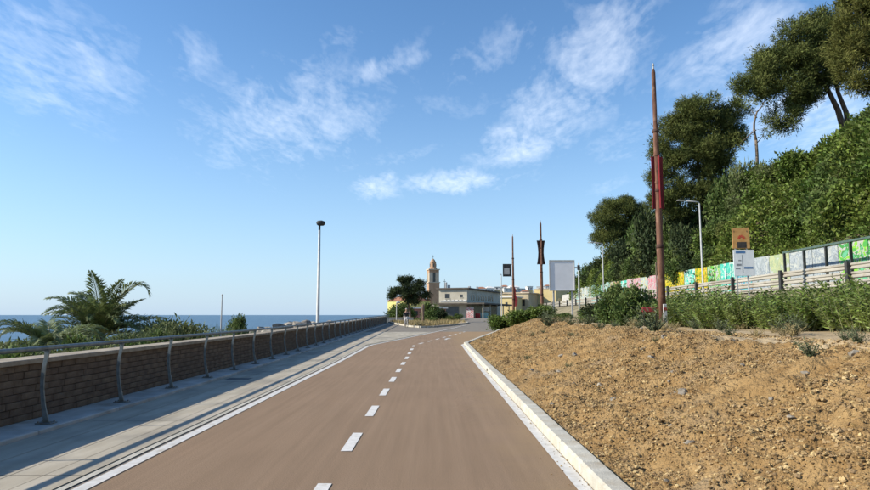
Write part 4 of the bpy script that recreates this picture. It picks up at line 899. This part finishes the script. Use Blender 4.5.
def build_roadside():
    g = tag(empty('guardrail'), 'weathered white three-plank guardrail on dark posts above the hedge', 'guardrail')
    mr = mat('rail_white', (.27,.25,.205), (.38,.36,.31), scale=1.2, detail=9, rough=.8, bump=.2, stretch=(1,.5,3), c3=(.24,.19,.13), s3=1.6, r3=(.56,.72), rnd=.08)
    zt = lambda y: float(np.interp(y, [20,37,83,110], [3.70,3.60,3.36,3.3]))
    m = MB(); m.box(-.07,.07,-.09,.09,-1.15,.06,.012); pm = m.mesh('post', M_['dark_metal'])
    ys = [27.0+5.25*i for i in range(-6, 16)]
    for y in ys: ob('post', pm, g, (17.42, y, zt(y)))
    # folded steel plank section
    def plank(y0, y1, zo):
        sec = [(0,-.14),(-.05,-.11),(-.05,-.05),(0,-.01),(0,.01),(-.05,.05),(-.05,.11),(0,.14)]
        V = []
        for y in (y0+.01, y1-.01):
            for (x, z) in sec: V.append((17.56+x, y, zt(y)+zo+z))
            for (x, z) in sec[::-1]: V.append((17.60+x, y, zt(y)+zo+z))
        n = 16; F = [(k, (k+1)%n, n+(k+1)%n, n+k) for k in range(n)]
        ob('plank', npmesh('plank', V, F, mr), g)
    for a, b in zip(ys, ys[1:]):
        for zo in (-.16, -.53, -.88): plank(a, b, zo)
    t = tag(empty('retaining_wall'), 'low pale concrete retaining wall under the guardrail', 'wall')
    for a, b in zip(ys, ys[1:]): MB().box(17.2,17.75,a+.01,b-.01,.4,2.45).build('wall_panel', M_['conc'], t)
    # painted wall
    w = tag(empty('painted_wall'), 'long wall of colourful graffiti panels at the foot of the wooded hillside', 'wall')
    W = (.36,.36,.34)
    pal = [graffiti('g_pale', [(0.40,0.43,0.42), W, (0.25,0.36,0.35), (0.45,0.40,0.25), W], 1.1, 1), graffiti('g_teal', [(0.18,0.36,0.32), (0.43,0.48,0.45), (0.13,0.30,0.29), W, (0.22,0.40,0.36)], 1.3, 2),
           graffiti('g_brown', [(0.09,0.20,0.07), (0.32,0.16,0.09), (0.40,0.32,0.25), (0.07,0.16,0.06), W], 1.4, 3), graffiti('g_mint', [(0.09,0.37,0.29), (0.14,0.43,0.35), (0.43,0.49,0.45), (0.07,0.29,0.24)], 1.0, 4),
           graffiti('g_pink', [W, (0.47,0.22,0.26), W, (0.43,0.13,0.16), (0.32,0.35,0.36)], 1.3, 5), graffiti('g_yellow', [(0.49,0.37,0.04), (0.48,0.36,0.04), (0.12,0.24,0.04), (0.40,0.20,0.03), (0.50,0.45,0.14)], 1.5, 6),
           graffiti('g_green', [(0.10,0.30,0.09), (0.22,0.42,0.10), W, (0.07,0.22,0.07), (0.14,0.36,0.22)], 1.2, 7), graffiti('g_blue', [(0.22,0.32,0.40), (0.11,0.32,0.30), (0.14,0.24,0.36), W], 1.1, 8)]
    pal += [graffiti('g_dull', [(.26,.29,.30), (.33,.36,.37), (.22,.25,.27), (.36,.38,.36)], 1.6, 10), graffiti('g_olive', [(.30,.34,.20), (.36,.38,.24), (.28,.33,.22), (.36,.38,.36)], 1.2, 11)]
    # order along the wall, near to far
    seq = [6,6,6,6,8,8,9,8,7,3, 6,5,3,5,5, 4,4,0,4,4,3, 2,2,1,3,1,1,0,0,0,1]
    y = 25.0; k = 0
    for k, s in enumerate(seq):
        L_ = 2.4; top = float(np.interp(y, [30,47,60,85,110], [5.2,5.3,5.3,5.55,5.4]))+random.uniform(-.06,.06)
        m = MB(); m.box(-.12,.12,0,L_-.05,0,top-2.62)
        if k > 22:   # the far end has rounded arch tops
            m = MB(); pts = [(0,0),(L_-.05,0)]+[((L_-.05)/2+(L_-.05)/2*math.cos(a), top-3.3+.75*math.sin(a)) for a in np.linspace(0, math.pi, 9)]
            lo = [m.b.verts.new((-.12, p[0], p[1])) for p in pts]; hi = [m.b.verts.new((.12, p[0], p[1])) for p in pts]; n = len(pts)
            m.b.faces.new(lo); m.b.faces.new(hi[::-1])
            for i in range(n): m.b.faces.new((lo[i], hi[i], hi[(i+1)%n], lo[(i+1)%n]))
        m.build('painted_panel', pal[s], w, loc=(22.0, y, 2.62)); y += L_
    MB().box(22.16,22.5,-40,112,2.3,4.9).build('backing_wall', M_['conc'], w)
    # dark framed screen fence in front
    f = tag(empty('screen_fence', (20.5, 25.4, 2.62)), 'dark metal framed fence with sloping top rail before the painted wall', 'fence')
    for i in range(7): MB().box(-.06,.06,2*i-.05,2*i+.05,0,2.42).build('post', M_['dark_metal'], f)
    MB().box(-.05,.05,-.1,12.1,2.425,2.53).build('top_rail', M_['green_metal'], f); MB().box(-.03,.03,-.1,12.1,.62,.68).build('bottom_rail', M_['dark_metal'], f)
    # stair railing climbing the slope
    s = tag(empty('stair_railing', (23.4, 33.2, 5.0)), 'green metal stair railing climbing the slope above the painted wall', 'railing')
    pts = [Vector(p) for p in [(.6,2.6,.2),(1.1,.4,1.9),(1.5,-3.5,2.1)]]
    for dz in (0, -.55): MB().tube([p+Vector((0,0,dz)) for p in pts], .035, 6).build('rail', M_['green_metal'], s)
    for q, a in ((0,.1),(0,.6),(1,.0),(1,.45),(1,.9)): 
        p = pts[q].lerp(pts[q+1], a); MB().tube([p+Vector((0,0,-1.3)), p], .03, 6).build('upright', M_['green_metal'], s)
    # street lamps on the upper road
    def lamp(x, y, top, label, arm=1.45):
        t = tag(empty('street_lamp', (x, y, 2.62)), label, 'street lamp'); h = top-2.62
        MB().lathe([(.10,0),(.085,.9),(.075,.95),(.055,h-.1)], 10).build('pole', M_['grey_metal'], t, True)
        MB().tube([(0,0,h-.12),(-.05,0,h-.02),(-.2,0,h+.02),(-arm+.4,0,h+.10)], .04, 8).build('arm', M_['grey_metal'], t, True)
        MB().tube([(-arm+.45,0,h+.09),(-arm+.3,0,h+.10),(-arm-.1,0,h+.13),(-arm-.25,0,h+.13)], [.05,.11,.10,.04], 8, flat=(1,.55)).build('lantern', M_['white_metal'], t, True)
    lamp(20.0, 47.8, 9.95, 'grey street lamp with long arm in front of the tall round pine')
    lamp(20.0, 76.0, 9.95, 'grey street lamp standing against the dark rounded pine')
    t = tag(empty('light_mast', (14.1, 136.0, .78)), 'thin pale mast standing beside the grey flat-roofed building', 'mast'); MB().lathe([(.12,0),(.07,9.2)], 8).build('pole', M_['white_metal'], t); MB().box(-.35,.05,-.08,.08,9.2,9.32).build('lantern', M_['grey_metal'], t)
build_roadside()

# ---------------------------------------------------------------- buildings in the distance
def house(name, corner, ax, w, dp, h, wallm, label, wins=(), roof='flat', cat='house', roofm=None, over=.35, group=None):
    """front-left corner, heading of the front facade, width, depth"""
    t = tag(empty(name, corner, ax), label, cat, group)
    MB().box(0,w,0,dp,-1,h).build('wall', wallm, t)
    if roof == 'flat': MB().box(-over,w+over,-over,dp+over,h+.003,h+.28).build('roof', roofm or M_['roofdark'], t)
    else:
        m = MB(); pts = [(-over,-over,h+.003),(w+over,-over,h+.003),(w+over,dp+over,h+.003),(-over,dp+over,h+.003)]; a = [m.b.verts.new(p) for p in pts]
        q = min(w, dp)*.22; r1 = m.b.verts.new((min(w*.3, dp/2), dp/2, h+q)); r2 = m.b.verts.new((w-min(w*.3, dp/2), dp/2, h+q))
        for f in ((a[0],a[1],r2,r1),(a[2],a[3],r1,r2),(a[1],a[2],r2),(a[3],a[0],r1),(a[3],a[2],a[1],a[0])): m.b.faces.new(f)
        m.build('roof', roofm or M_['tile'], t)
    for (side, a, b, z0, z1) in wins:
        e = .03
        bx = {'f': (a, b, -e, .05), 'l': (-e, .05, a, b), 'r': (w-.05, w+e, a, b)}[side]
        wn = MB().box(*bx, z0, z1).build('window', M_['glass'], t)
        if side == 'f': MB().box(a-.08, b+.08, -.09, -.031, z0-.12, z0-.002).build('sill', wallm, wn)
    return t
def build_far():
    b0 = .8
    # grey two-storey building with flat roof and canopy; its corner towards the path
    ax = math.atan2(-2.2, 6.1); w = 6.5; d = 30.0
    cx, cy = 7.0, 140.0; fx, fy = math.cos(ax), math.sin(ax)
    c0 = (cx-w*fx, cy-w*fy, b0)
    wins = [('f',1.4,2.5,4.3,5.3),('f',4.9,5.5,4.5,5.1)]+[('r',1.2+2.05*i+1.6,1.2+2.05*i+2.5,3.9,5.3) for i in range(10)]
    t = house('flat_roofed_building', c0, ax, w, d, 6.3, M_['plaster'], 'grey two storey building with flat roof and wide ground floor canopy', wins, 'flat', 'building', over=.5)
    c = MB().box(-.6,w+4.5,-2.2,d*.9,2.95,3.25).build('canopy', M_['roofdark'], t)
    for i in range(5): MB().lathe([(.12,-.5),(.12,2.95)], 8, (w+4.0, -1.5+6*i)).build('column', M_['plaster'], t)
    MB().box(w+.06,w+.12,.4,26,0,2.7).build('shop_front', M_['glass'], t); MB().box(.5,4.6,-.08,-.035,0,2.5).build('shop_front', M_['glass'], t)
    MB().box(w+.2,w+1.8,-1.2,-1.0,.0,2.4).build('mural_panel', graffiti('g_redwhite', [(.5,.42,.4),(.42,.12,.13),(.6,.58,.55),(.35,.3,.3)], 1.3, 9), t)
    MB().box(w+2.6,w+4.2,3.0,3.1,1.5,2.4).build('shop_sign', M_['white'], t); MB().box(w+2.2,w+4.4,1.0,1.1,0,1.2).build('counter', mat('counter_teal', (.25,.42,.40), (.32,.5,.47), rough=.7), t); MB().box(w+1.9,w+3.0,-.2,-.1,0,1.0).build('banner', M_['red'], t)
    MB().box(.3,w-.2,-.12,-.035,3.55,3.75).build('string_course', M_['white'], t)
    for i in range(6): MB().box(1.2+.9*i,1.7+.9*i,-.10,-.036,3.76,3.98).build('ornament', M_['white'], t)
    for (x, y, h) in ((1.0,.8,1.3),(1.6,1.2,.7),(5.5,4,.5),(5.9,9,.6)): MB().box(x,x+.5,y,y+.5,6.582,6.58+h,.04).build('roof_unit', M_['grey_metal'], t)
    MB().lathe([(.05,6.58),(.04,8.6)], 6, (1.25,.2)).build('aerial', M_['dark_metal'], t); MB().box(.9,1.6,.18,.22,8.0,8.08).build('aerial_bar', M_['dark_metal'], t)
    MB().box(-3.2,0-.02,.6,12,-1,2.9).build('side_wing', M_['plaster'], t)
    # bell tower
    Y = 255.0; t = tag(empty('bell_tower', (-.8, Y, 1.0), R(14)), 'tall ochre stone bell tower with arched belfry and narrow domed lantern', 'tower'); s = 2.15
    MB().box(-s,s,-s,s,-2,13.0).build('shaft', M_['tower'], t); MB().box(-s-.25,s+.25,-s-.25,s+.25,13.003,13.4).build('cornice', M_['towerpale'], t)
    def pier(a, b, c, d): MB().box(a,b,c,d,13.403,17.2).build('belfry_pier', M_['towerpale'], t)
    q = s-.15; k = 1.45
    for sx in (-1,1):
        for sy in (-1,1): pier(*sorted((sx*q, sx*(q-k))), *sorted((sy*q, sy*(q-k))))
    MB().box(-q+.5,q-.5,-q+.5,q-.5,13.403,17.2).build('belfry_core', M_['glass'], t)
    MB().box(-q,q,-q,q,17.203,18.2).build('belfry_top', M_['tower'], t); MB().box(-q-.3,q+.3,-q-.3,q+.3,18.203,18.6).build('cornice', M_['towerpale'], t)
    MB().lathe([(1.8,18.6),(1.6,19.0),(1.3,19.2),(1.22,21.2),(1.38,21.3),(1.1,21.6),(.75,22.3),(.25,22.8)], 8).build('lantern', M_['tower'], t)
    for a in range(4): MB().box(-.25,.25,-1.32,-1.1,19.5,20.8, mat=Matrix.Rotation(a*math.pi/2,4,'Z')).build('lantern_opening', M_['glass'], t)
    MB().lathe([(.08,22.7),(.05,24.3)], 6).build('spire', M_['dark_metal'], t); MB().box(-.35,.35,-.04,.04,23.5,23.6).build('cross_bar', M_['dark_metal'], t)
    # others
    house('yellow_house', (-13.4,182,.8), R(-42), 9, 8, 4.6, M_['yellow'], 'yellow house at the shore end, half hidden by the dark pine', [('f',1.6,2.3,1.4,2.8),('f',4,4.7,1.4,2.8)], 'hip')
    house('pink_kiosk', (-4.6,112,.65), R(3), 6.5, 4, 1.9, mat('plaster_red', (.36,.16,.12), (.45,.22,.17), scale=.6, rough=.9), 'low reddish kiosk behind the dark shoreline pine', [('f',.6,1.6,.7,1.5),('f',3.2,4.2,.7,1.5)], 'flat', 'kiosk', roofm=M_['white'])
    house('beige_house', (20.6,198,.8), R(-26), 8.6, 10, 7.2, M_['beige'], 'beige block with a few windows behind the small flagged pole', [('f',1.2,2.2,4,5.4),('f',6.4,7.4,3.4,5.4),('f',4,4.9,4,5.4)], 'flat', 'building', roofm=M_['towerpale'])
    house('cream_house', (19.2,191,.8), R(-26), 5.0, 6, 5.8, M_['cream'], 'low cream yellow house directly beside the grey flat-roofed building', [('f',1.8,2.5,3.2,4.4)], 'flat', 'building', roofm=M_['white'])
    house('cream_block', (31.4,203,.8), R(-30), 7.2, 12, 8.6, M_['cream'], 'bright cream block rising behind the dark finned pole', [('f',1.2,2.0,2.5,4)], 'flat', 'building', roofm=M_['beige'], over=.1)
    house('dark_house', (39.0,205,.8), R(6), 6.5, 9, 6.4, M_['beige'], 'shaded building with dark windows below the blank white board', [('f',.6+1.4*i,1.6+1.4*i,3.2,5.6) for i in range(4)], 'flat', 'building')
    # white houses on the ridge
    r = random.Random(6)
    for i in range(20):
        Y = r.uniform(520, 640); u = 36+i*5.6+r.uniform(-2,2); x = u*Y/640*1.0
        z = float(ridge(x, Y)); w_ = r.uniform(5,10)
        house('hill_house', (x, Y, z), r.uniform(-.3,.3), w_, 8, r.uniform(3,6), M_['white'], 'small white house on the distant ridge above the cream blocks', [('f',w_*.2,w_*.35,1.2,2.6),('f',w_*.6,w_*.75,1.2,2.6)], 'hip' if i % 2 else 'flat', group='white houses on the ridge', roofm=M_['tile'] if i % 4 == 1 else M_['white'])
    # shoreline pine and its undergrowth
    b = (-3.4, 90, G(90)-.05)
    pine('pine_tree', b, [((-3.79, 90, 5.92),(1.15,1.1,.9)),((-5.47, 90, 4.66),(1.2,1.2,.65)),((-2.39, 90, 4.8),(1.5,1.4,.95)),((-4.07, 90, 4.38),(1.6,1.5,.8)),((-1.26, 90, 4.1),(.8,.9,.5)),((-3.22, 90, 3.54),(1.3,1.2,.7)),((-4.78, 90, 6.34),(.6,.6,.4)),((-2.11, 90, 5.92),(.7,.7,.5)),((-6.17, 90, 3.96),(.5,.5,.3))],
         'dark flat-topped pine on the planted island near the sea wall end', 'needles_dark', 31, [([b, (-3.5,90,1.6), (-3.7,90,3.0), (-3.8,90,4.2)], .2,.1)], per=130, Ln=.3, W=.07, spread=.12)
    for i, (kd, p, s, lab) in enumerate([('mid',(-5.22, 96, 1.01),(2.6,1.8,2.5),'green bush beneath the dark flat-topped pine at the garden wall'),('yel',(-6.61, 99, 0.99),(1.4,1.5,1.6),'olive bush between garden wall and yellow house'),('mid',(-0.78, 100, 0.99),(2.2,1.8,2.6),'leafy bush below the bell tower beside the brown trunk'),('dark',(0.32, 104, 0.97),(1.8,1.6,2.0),'dark bush between pine island and grey building'),
                ('mid',(1.51, 108, 0.78),(1.5,1.5,1.2),'bush at the corner of the grey building side wing'),('mid',(-0.13, 82, 0.69),(.9,.9,.7),'low shrub on the planted island below the bell tower'),('yel',(2.05, 88, 0.64),(1.0,1.0,.8),'low olive shrub on the planted island before the grey building'),('mid',(-2.35, 84, 0.8),(.9,.8,.6),'low shrub on the planted island at the foot of the pine'),
                ('mid',(4, 112, 0.93),(1.2,1.2,1.0),'shrub standing before the shop front of the grey building')]):
        bush(kd, (p[0], p[1], G(p[1])-.05), s, lab, None, i)
    # brown dead palm trunk
    t = tag(empty('dead_trunk', (-1.45, 78, G(78))), 'brown dead palm trunk standing on the planted island', 'trunk'); MB().lathe([(.20,-.1),(.15,.3),(.14,1.2),(.19,1.9),(.17,2.2),(.08,2.35)], 10).build('trunk', M_['bark'], t, True)
    for k in range(6): a = k*1.05; MB().tube([(0,0,2.2),(.2*math.cos(a),.2*math.sin(a),2.35),(.3*math.cos(a),.3*math.sin(a),2.1)], [.03,.02,.01], 5).build('dry_stub', M_['dry'], t)
    # planted island with a pale kerb
    pts = [(-2.6,64),(-1.4,60.5),(-.2,61.5),(1.6,68),(3.9,79),(4.3,84),(2.8,90),(-3.5,95),(-6.2,92),(-6.0,84),(-4.2,74)]
    m = MB(); m.poly([(x, y, G(y)+.10) for x, y in pts]); isl = tag(m.build('planted_island', M_['sand']), kind='structure')
    rs = np.random.default_rng(12); n = 5200; tx = rs.random(n); ty = rs.random(n); Yp = 61.5+28*ty; lo = np.interp(Yp, [60.5,64,74,84,92], [-1.4,-2.5,-4.1,-5.9,-6.1]); hi_ = np.interp(Yp, [60.5,62,68,79,84,90], [-1.3,-.2,1.5,3.8,4.2,2.8])
    Xp = lo+(hi_-lo)*tx; keep = vnoise(Xp, Yp, .5, 9) > -.25; Xp, Yp = Xp[keep], Yp[keep]; P = np.stack([Xp, Yp, gz(Yp)+.1], 1); D = unit(rs.normal(size=P.shape)*.45+np.array([0,0,1])); V, F = leafgeo(P, D, .25+.3*rs.random(len(P)), .05, rs)
    tag(ob('dry_grass', npmesh('dry_grass', V, F, M_['dry'])), 'dry straw coloured grass on the planted island', 'grass', kind='stuff')
    k_ = tag(empty('island_kerb'), kind='structure'); n = len(pts)
    for i in range(n):
        a = Vector((*pts[i], 0)); b_ = Vector((*pts[(i+1)%n], 0)); L_ = (b_-a).length; an = math.atan2(b_.y-a.y, b_.x-a.x); c = max(1, round(L_/1.4))
        for j in range(c): p = a.lerp(b_, j/c); MB().box(0,L_/c-.02,-.1,.1,-.1,.14,.015).build('kerbstone', M_['kerb'], k_, loc=(p.x, p.y, G(p.y)), rot=(0,0,an))
    # little lamp near the end of the sea wall
    t = tag(empty('street_lamp', (-5.05, 84.5, G(84))), 'small white lamp post by the garden wall under the dark pine', 'street lamp'); MB().lathe([(.07,0),(.05,2.5)], 8).build('pole', M_['white_metal'], t); MB().tube([(-.05,0,2.5),(.0,0,2.62),(.35,0,2.66),(.5,0,2.58)], [.05,.12,.12,.04], 8, flat=(1,.6)).build('lantern', M_['white_metal'], t, True)
build_far()

# ---------------------------------------------------------------- cyclist coming along the pavement
def skin(name, verts, edges, rad, m, parent=None, sub=2):
    me = bpy.data.meshes.new(name); me.from_pydata(verts, edges, []); me.materials.append(m); o = ob(name, me, parent)
    o.modifiers.new('Skin', 'SKIN')
    for i, r in enumerate(rad): me.skin_vertices[0].data[i].radius = (r, r)
    me.skin_vertices[0].data[0].use_root = True
    s = o.modifiers.new('Sub', 'SUBSURF'); s.levels = s.render_levels = sub
    o.modifiers['Skin'].use_smooth_shade = True
    return o
def build_cyclist():
    loc = (-2.75, 62.0, G(62)-.018); rz = R(14)
    b = tag(empty('bicycle', loc, rz), 'dark bicycle with white front basket ridden along the pavement', 'bicycle')
    for y in (-.52, .52):
        w = MB(); w.tube([(0, y+.33*math.cos(a), .345+.33*math.sin(a)) for a in np.linspace(0, 2*math.pi, 25)], .02, 8, False); wo = w.build('wheel', M_['dark_metal'], b)
        m = MB()
        for k in range(8): a = k*math.pi/4; m.tube([(0,y,.345),(0,y+.32*math.cos(a),.345+.32*math.sin(a))], .004, 4)
        m.build('spokes', M_['grey_metal'], wo); MB().tube([(-.05,y,.345),(.05,y,.345)], .025, 8).build('hub', M_['grey_metal'], wo)
    m = MB()
    for p, q in (((0,-.42,.82),(0,.05,.32)),((0,-.40,.74),(0,.2,.70)),((0,.05,.32),(0,.24,.85)),((0,.05,.32),(0,.52,.345)),((0,.2,.72),(0,.52,.345)),((0,-.44,.92),(0,-.52,.345))): m.tube([p, q], .018, 8)
    m.build('frame', mat('bike_frame', (.45,.46,.46), (.55,.55,.55), rough=.4), b)
    MB().tube([(-.28,-.30,1.02),(-.2,-.42,1.02),(0,-.45,.98),(.2,-.42,1.02),(.28,-.30,1.02)], .014, 8).build('handlebar', M_['dark_metal'], b)
    MB().tube([(0,.12,.88),(0,.25,.89),(0,.36,.90)], [.03,.08,.09], 8, flat=(1,.4)).build('saddle', M_['dark_metal'], b)
    bk = MB(); bk.box(-.17,.17,-.78,-.52,.78,1.0,.02); bk.build('basket', M_['white_metal'], b)
    MB().tube([(-.09,.05,.32),(.09,.05,.32)], .05, 10).build('crank', M_['dark_metal'], b)
    for sx, z, y in ((-1,.17,.02),(1,.47,.08)): MB().box(sx*.13-.04,sx*.13+.04,y-.05,y+.05,z-.015,z+.015).build('pedal', M_['dark_metal'], b)
    p = tag(empty('person', loc, rz), 'person in dark jacket and pale trousers riding the bicycle along the pavement', 'person')
    sk = mat('skin', (.42,.26,.18), (.48,.30,.21), rough=.6); jk = mat('jacket_dark', (.035,.037,.042), (.06,.06,.065), rough=.9); tr = mat('trousers_pale', (.36,.34,.33), (.45,.43,.42), rough=.9)
    V = [(0,.24,.98),(0,.20,1.15),(0,.12,1.33),(0,.05,1.47),(0,.02,1.56),(0,-.01,1.66),(0,-.01,1.74),
         (-.17,.08,1.43),(-.26,-.02,1.22),(-.26,-.26,1.08),(-.26,-.33,1.05),(.17,.08,1.43),(.26,-.02,1.22),(.26,-.26,1.08),(.26,-.33,1.05),
         (-.11,.2,.94),(-.15,-.14,.66),(-.13,.06,.28),(-.13,-.06,.20),(.11,.2,.94),(.15,-.20,.86),(.13,.08,.56),(.13,-.04,.50)]
    E_ = [(0,1),(1,2),(2,3),(3,4),(4,5),(5,6),(3,7),(7,8),(8,9),(9,10),(3,11),(11,12),(12,13),(13,14),(0,15),(15,16),(16,17),(17,18),(0,19),(19,20),(20,21),(21,22)]
    rad = [.135,.14,.155,.10,.055,.095,.085,.075,.052,.036,.035,.075,.052,.036,.035,.095,.07,.045,.045,.095,.07,.045,.045]
    body = skin('body', V, E_, rad, sk, p)
    jv = [0,1,2,3,7,8,9,11,12,13]; idx = {v: i for i, v in enumerate(jv)}
    skin('jacket', [V[v] for v in jv], [(idx[a], idx[c]) for a, c in E_ if a in idx and c in idx], [rad[v]+.02 for v in jv], jk, p)
    tv = [0,15,16,17,19,20,21]; idx = {v: i for i, v in enumerate(tv)}
    skin('trousers', [V[v] for v in tv], [(idx[a], idx[c]) for a, c in E_ if a in idx and c in idx], [rad[v]+.022 for v in tv], tr, p)
    for v, k in ((V[18],-1),(V[22],1)): MB().tube([(v[0],v[1]+.13,v[2]),(v[0],v[1]+.05,v[2]+.02),(v[0],v[1]-.08,v[2]),(v[0],v[1]-.15,v[2]-.01)], [.035,.05,.045,.025], 8).build('shoe', M_['dark_metal'], p, True)
    for sx in (-1, 1):
        for k in range(4): MB().tube([(sx*.26+(k-1.5)*.02, -.33, 1.06), (sx*.26+(k-1.5)*.02, -.39, 1.05), (sx*.26+(k-1.5)*.02, -.385, 1.01)], [.011,.010,.008], 6).build('finger', sk, p)
        MB().tube([(sx*.225,-.31,1.05),(sx*.205,-.36,1.03),(sx*.215,-.385,1.01)], [.012,.011,.009], 6).build('thumb', sk, p)
        MB().tube([(sx*.085,0,1.72),(sx*.1,.01,1.70),(sx*.088,.005,1.665)], [.015,.022,.012], 6).build('ear', sk, p)
        MB().tube([(sx*.035,-.094,1.708),(sx*.035,-.108,1.708)], [.014,.009], 6).build('eye', M_['dark_metal'], p)
    MB().tube([(0,-.095,1.71),(0,-.125,1.67),(0,-.1,1.66)], [.012,.02,.012], 6).build('nose', sk, p); MB().tube([(-.03,-.098,1.628),(0,-.106,1.625),(.03,-.098,1.628)], [.006,.009,.006], 6).build('mouth', mat('lips', (.35,.14,.12), rough=.6), p)
    m = MB(); bmesh.ops.create_uvsphere(m.b, u_segments=14, v_segments=9, radius=.118)
    bmesh.ops.delete(m.b, geom=[v for v in m.b.verts if v.co.z < -.02 and v.co.y < .03], context='VERTS')
    m.build('hair', mat('hair_grey', (.30,.27,.24), (.4,.37,.33), rough=.8), p, True, loc=(0,.02,1.735))
build_cyclist()
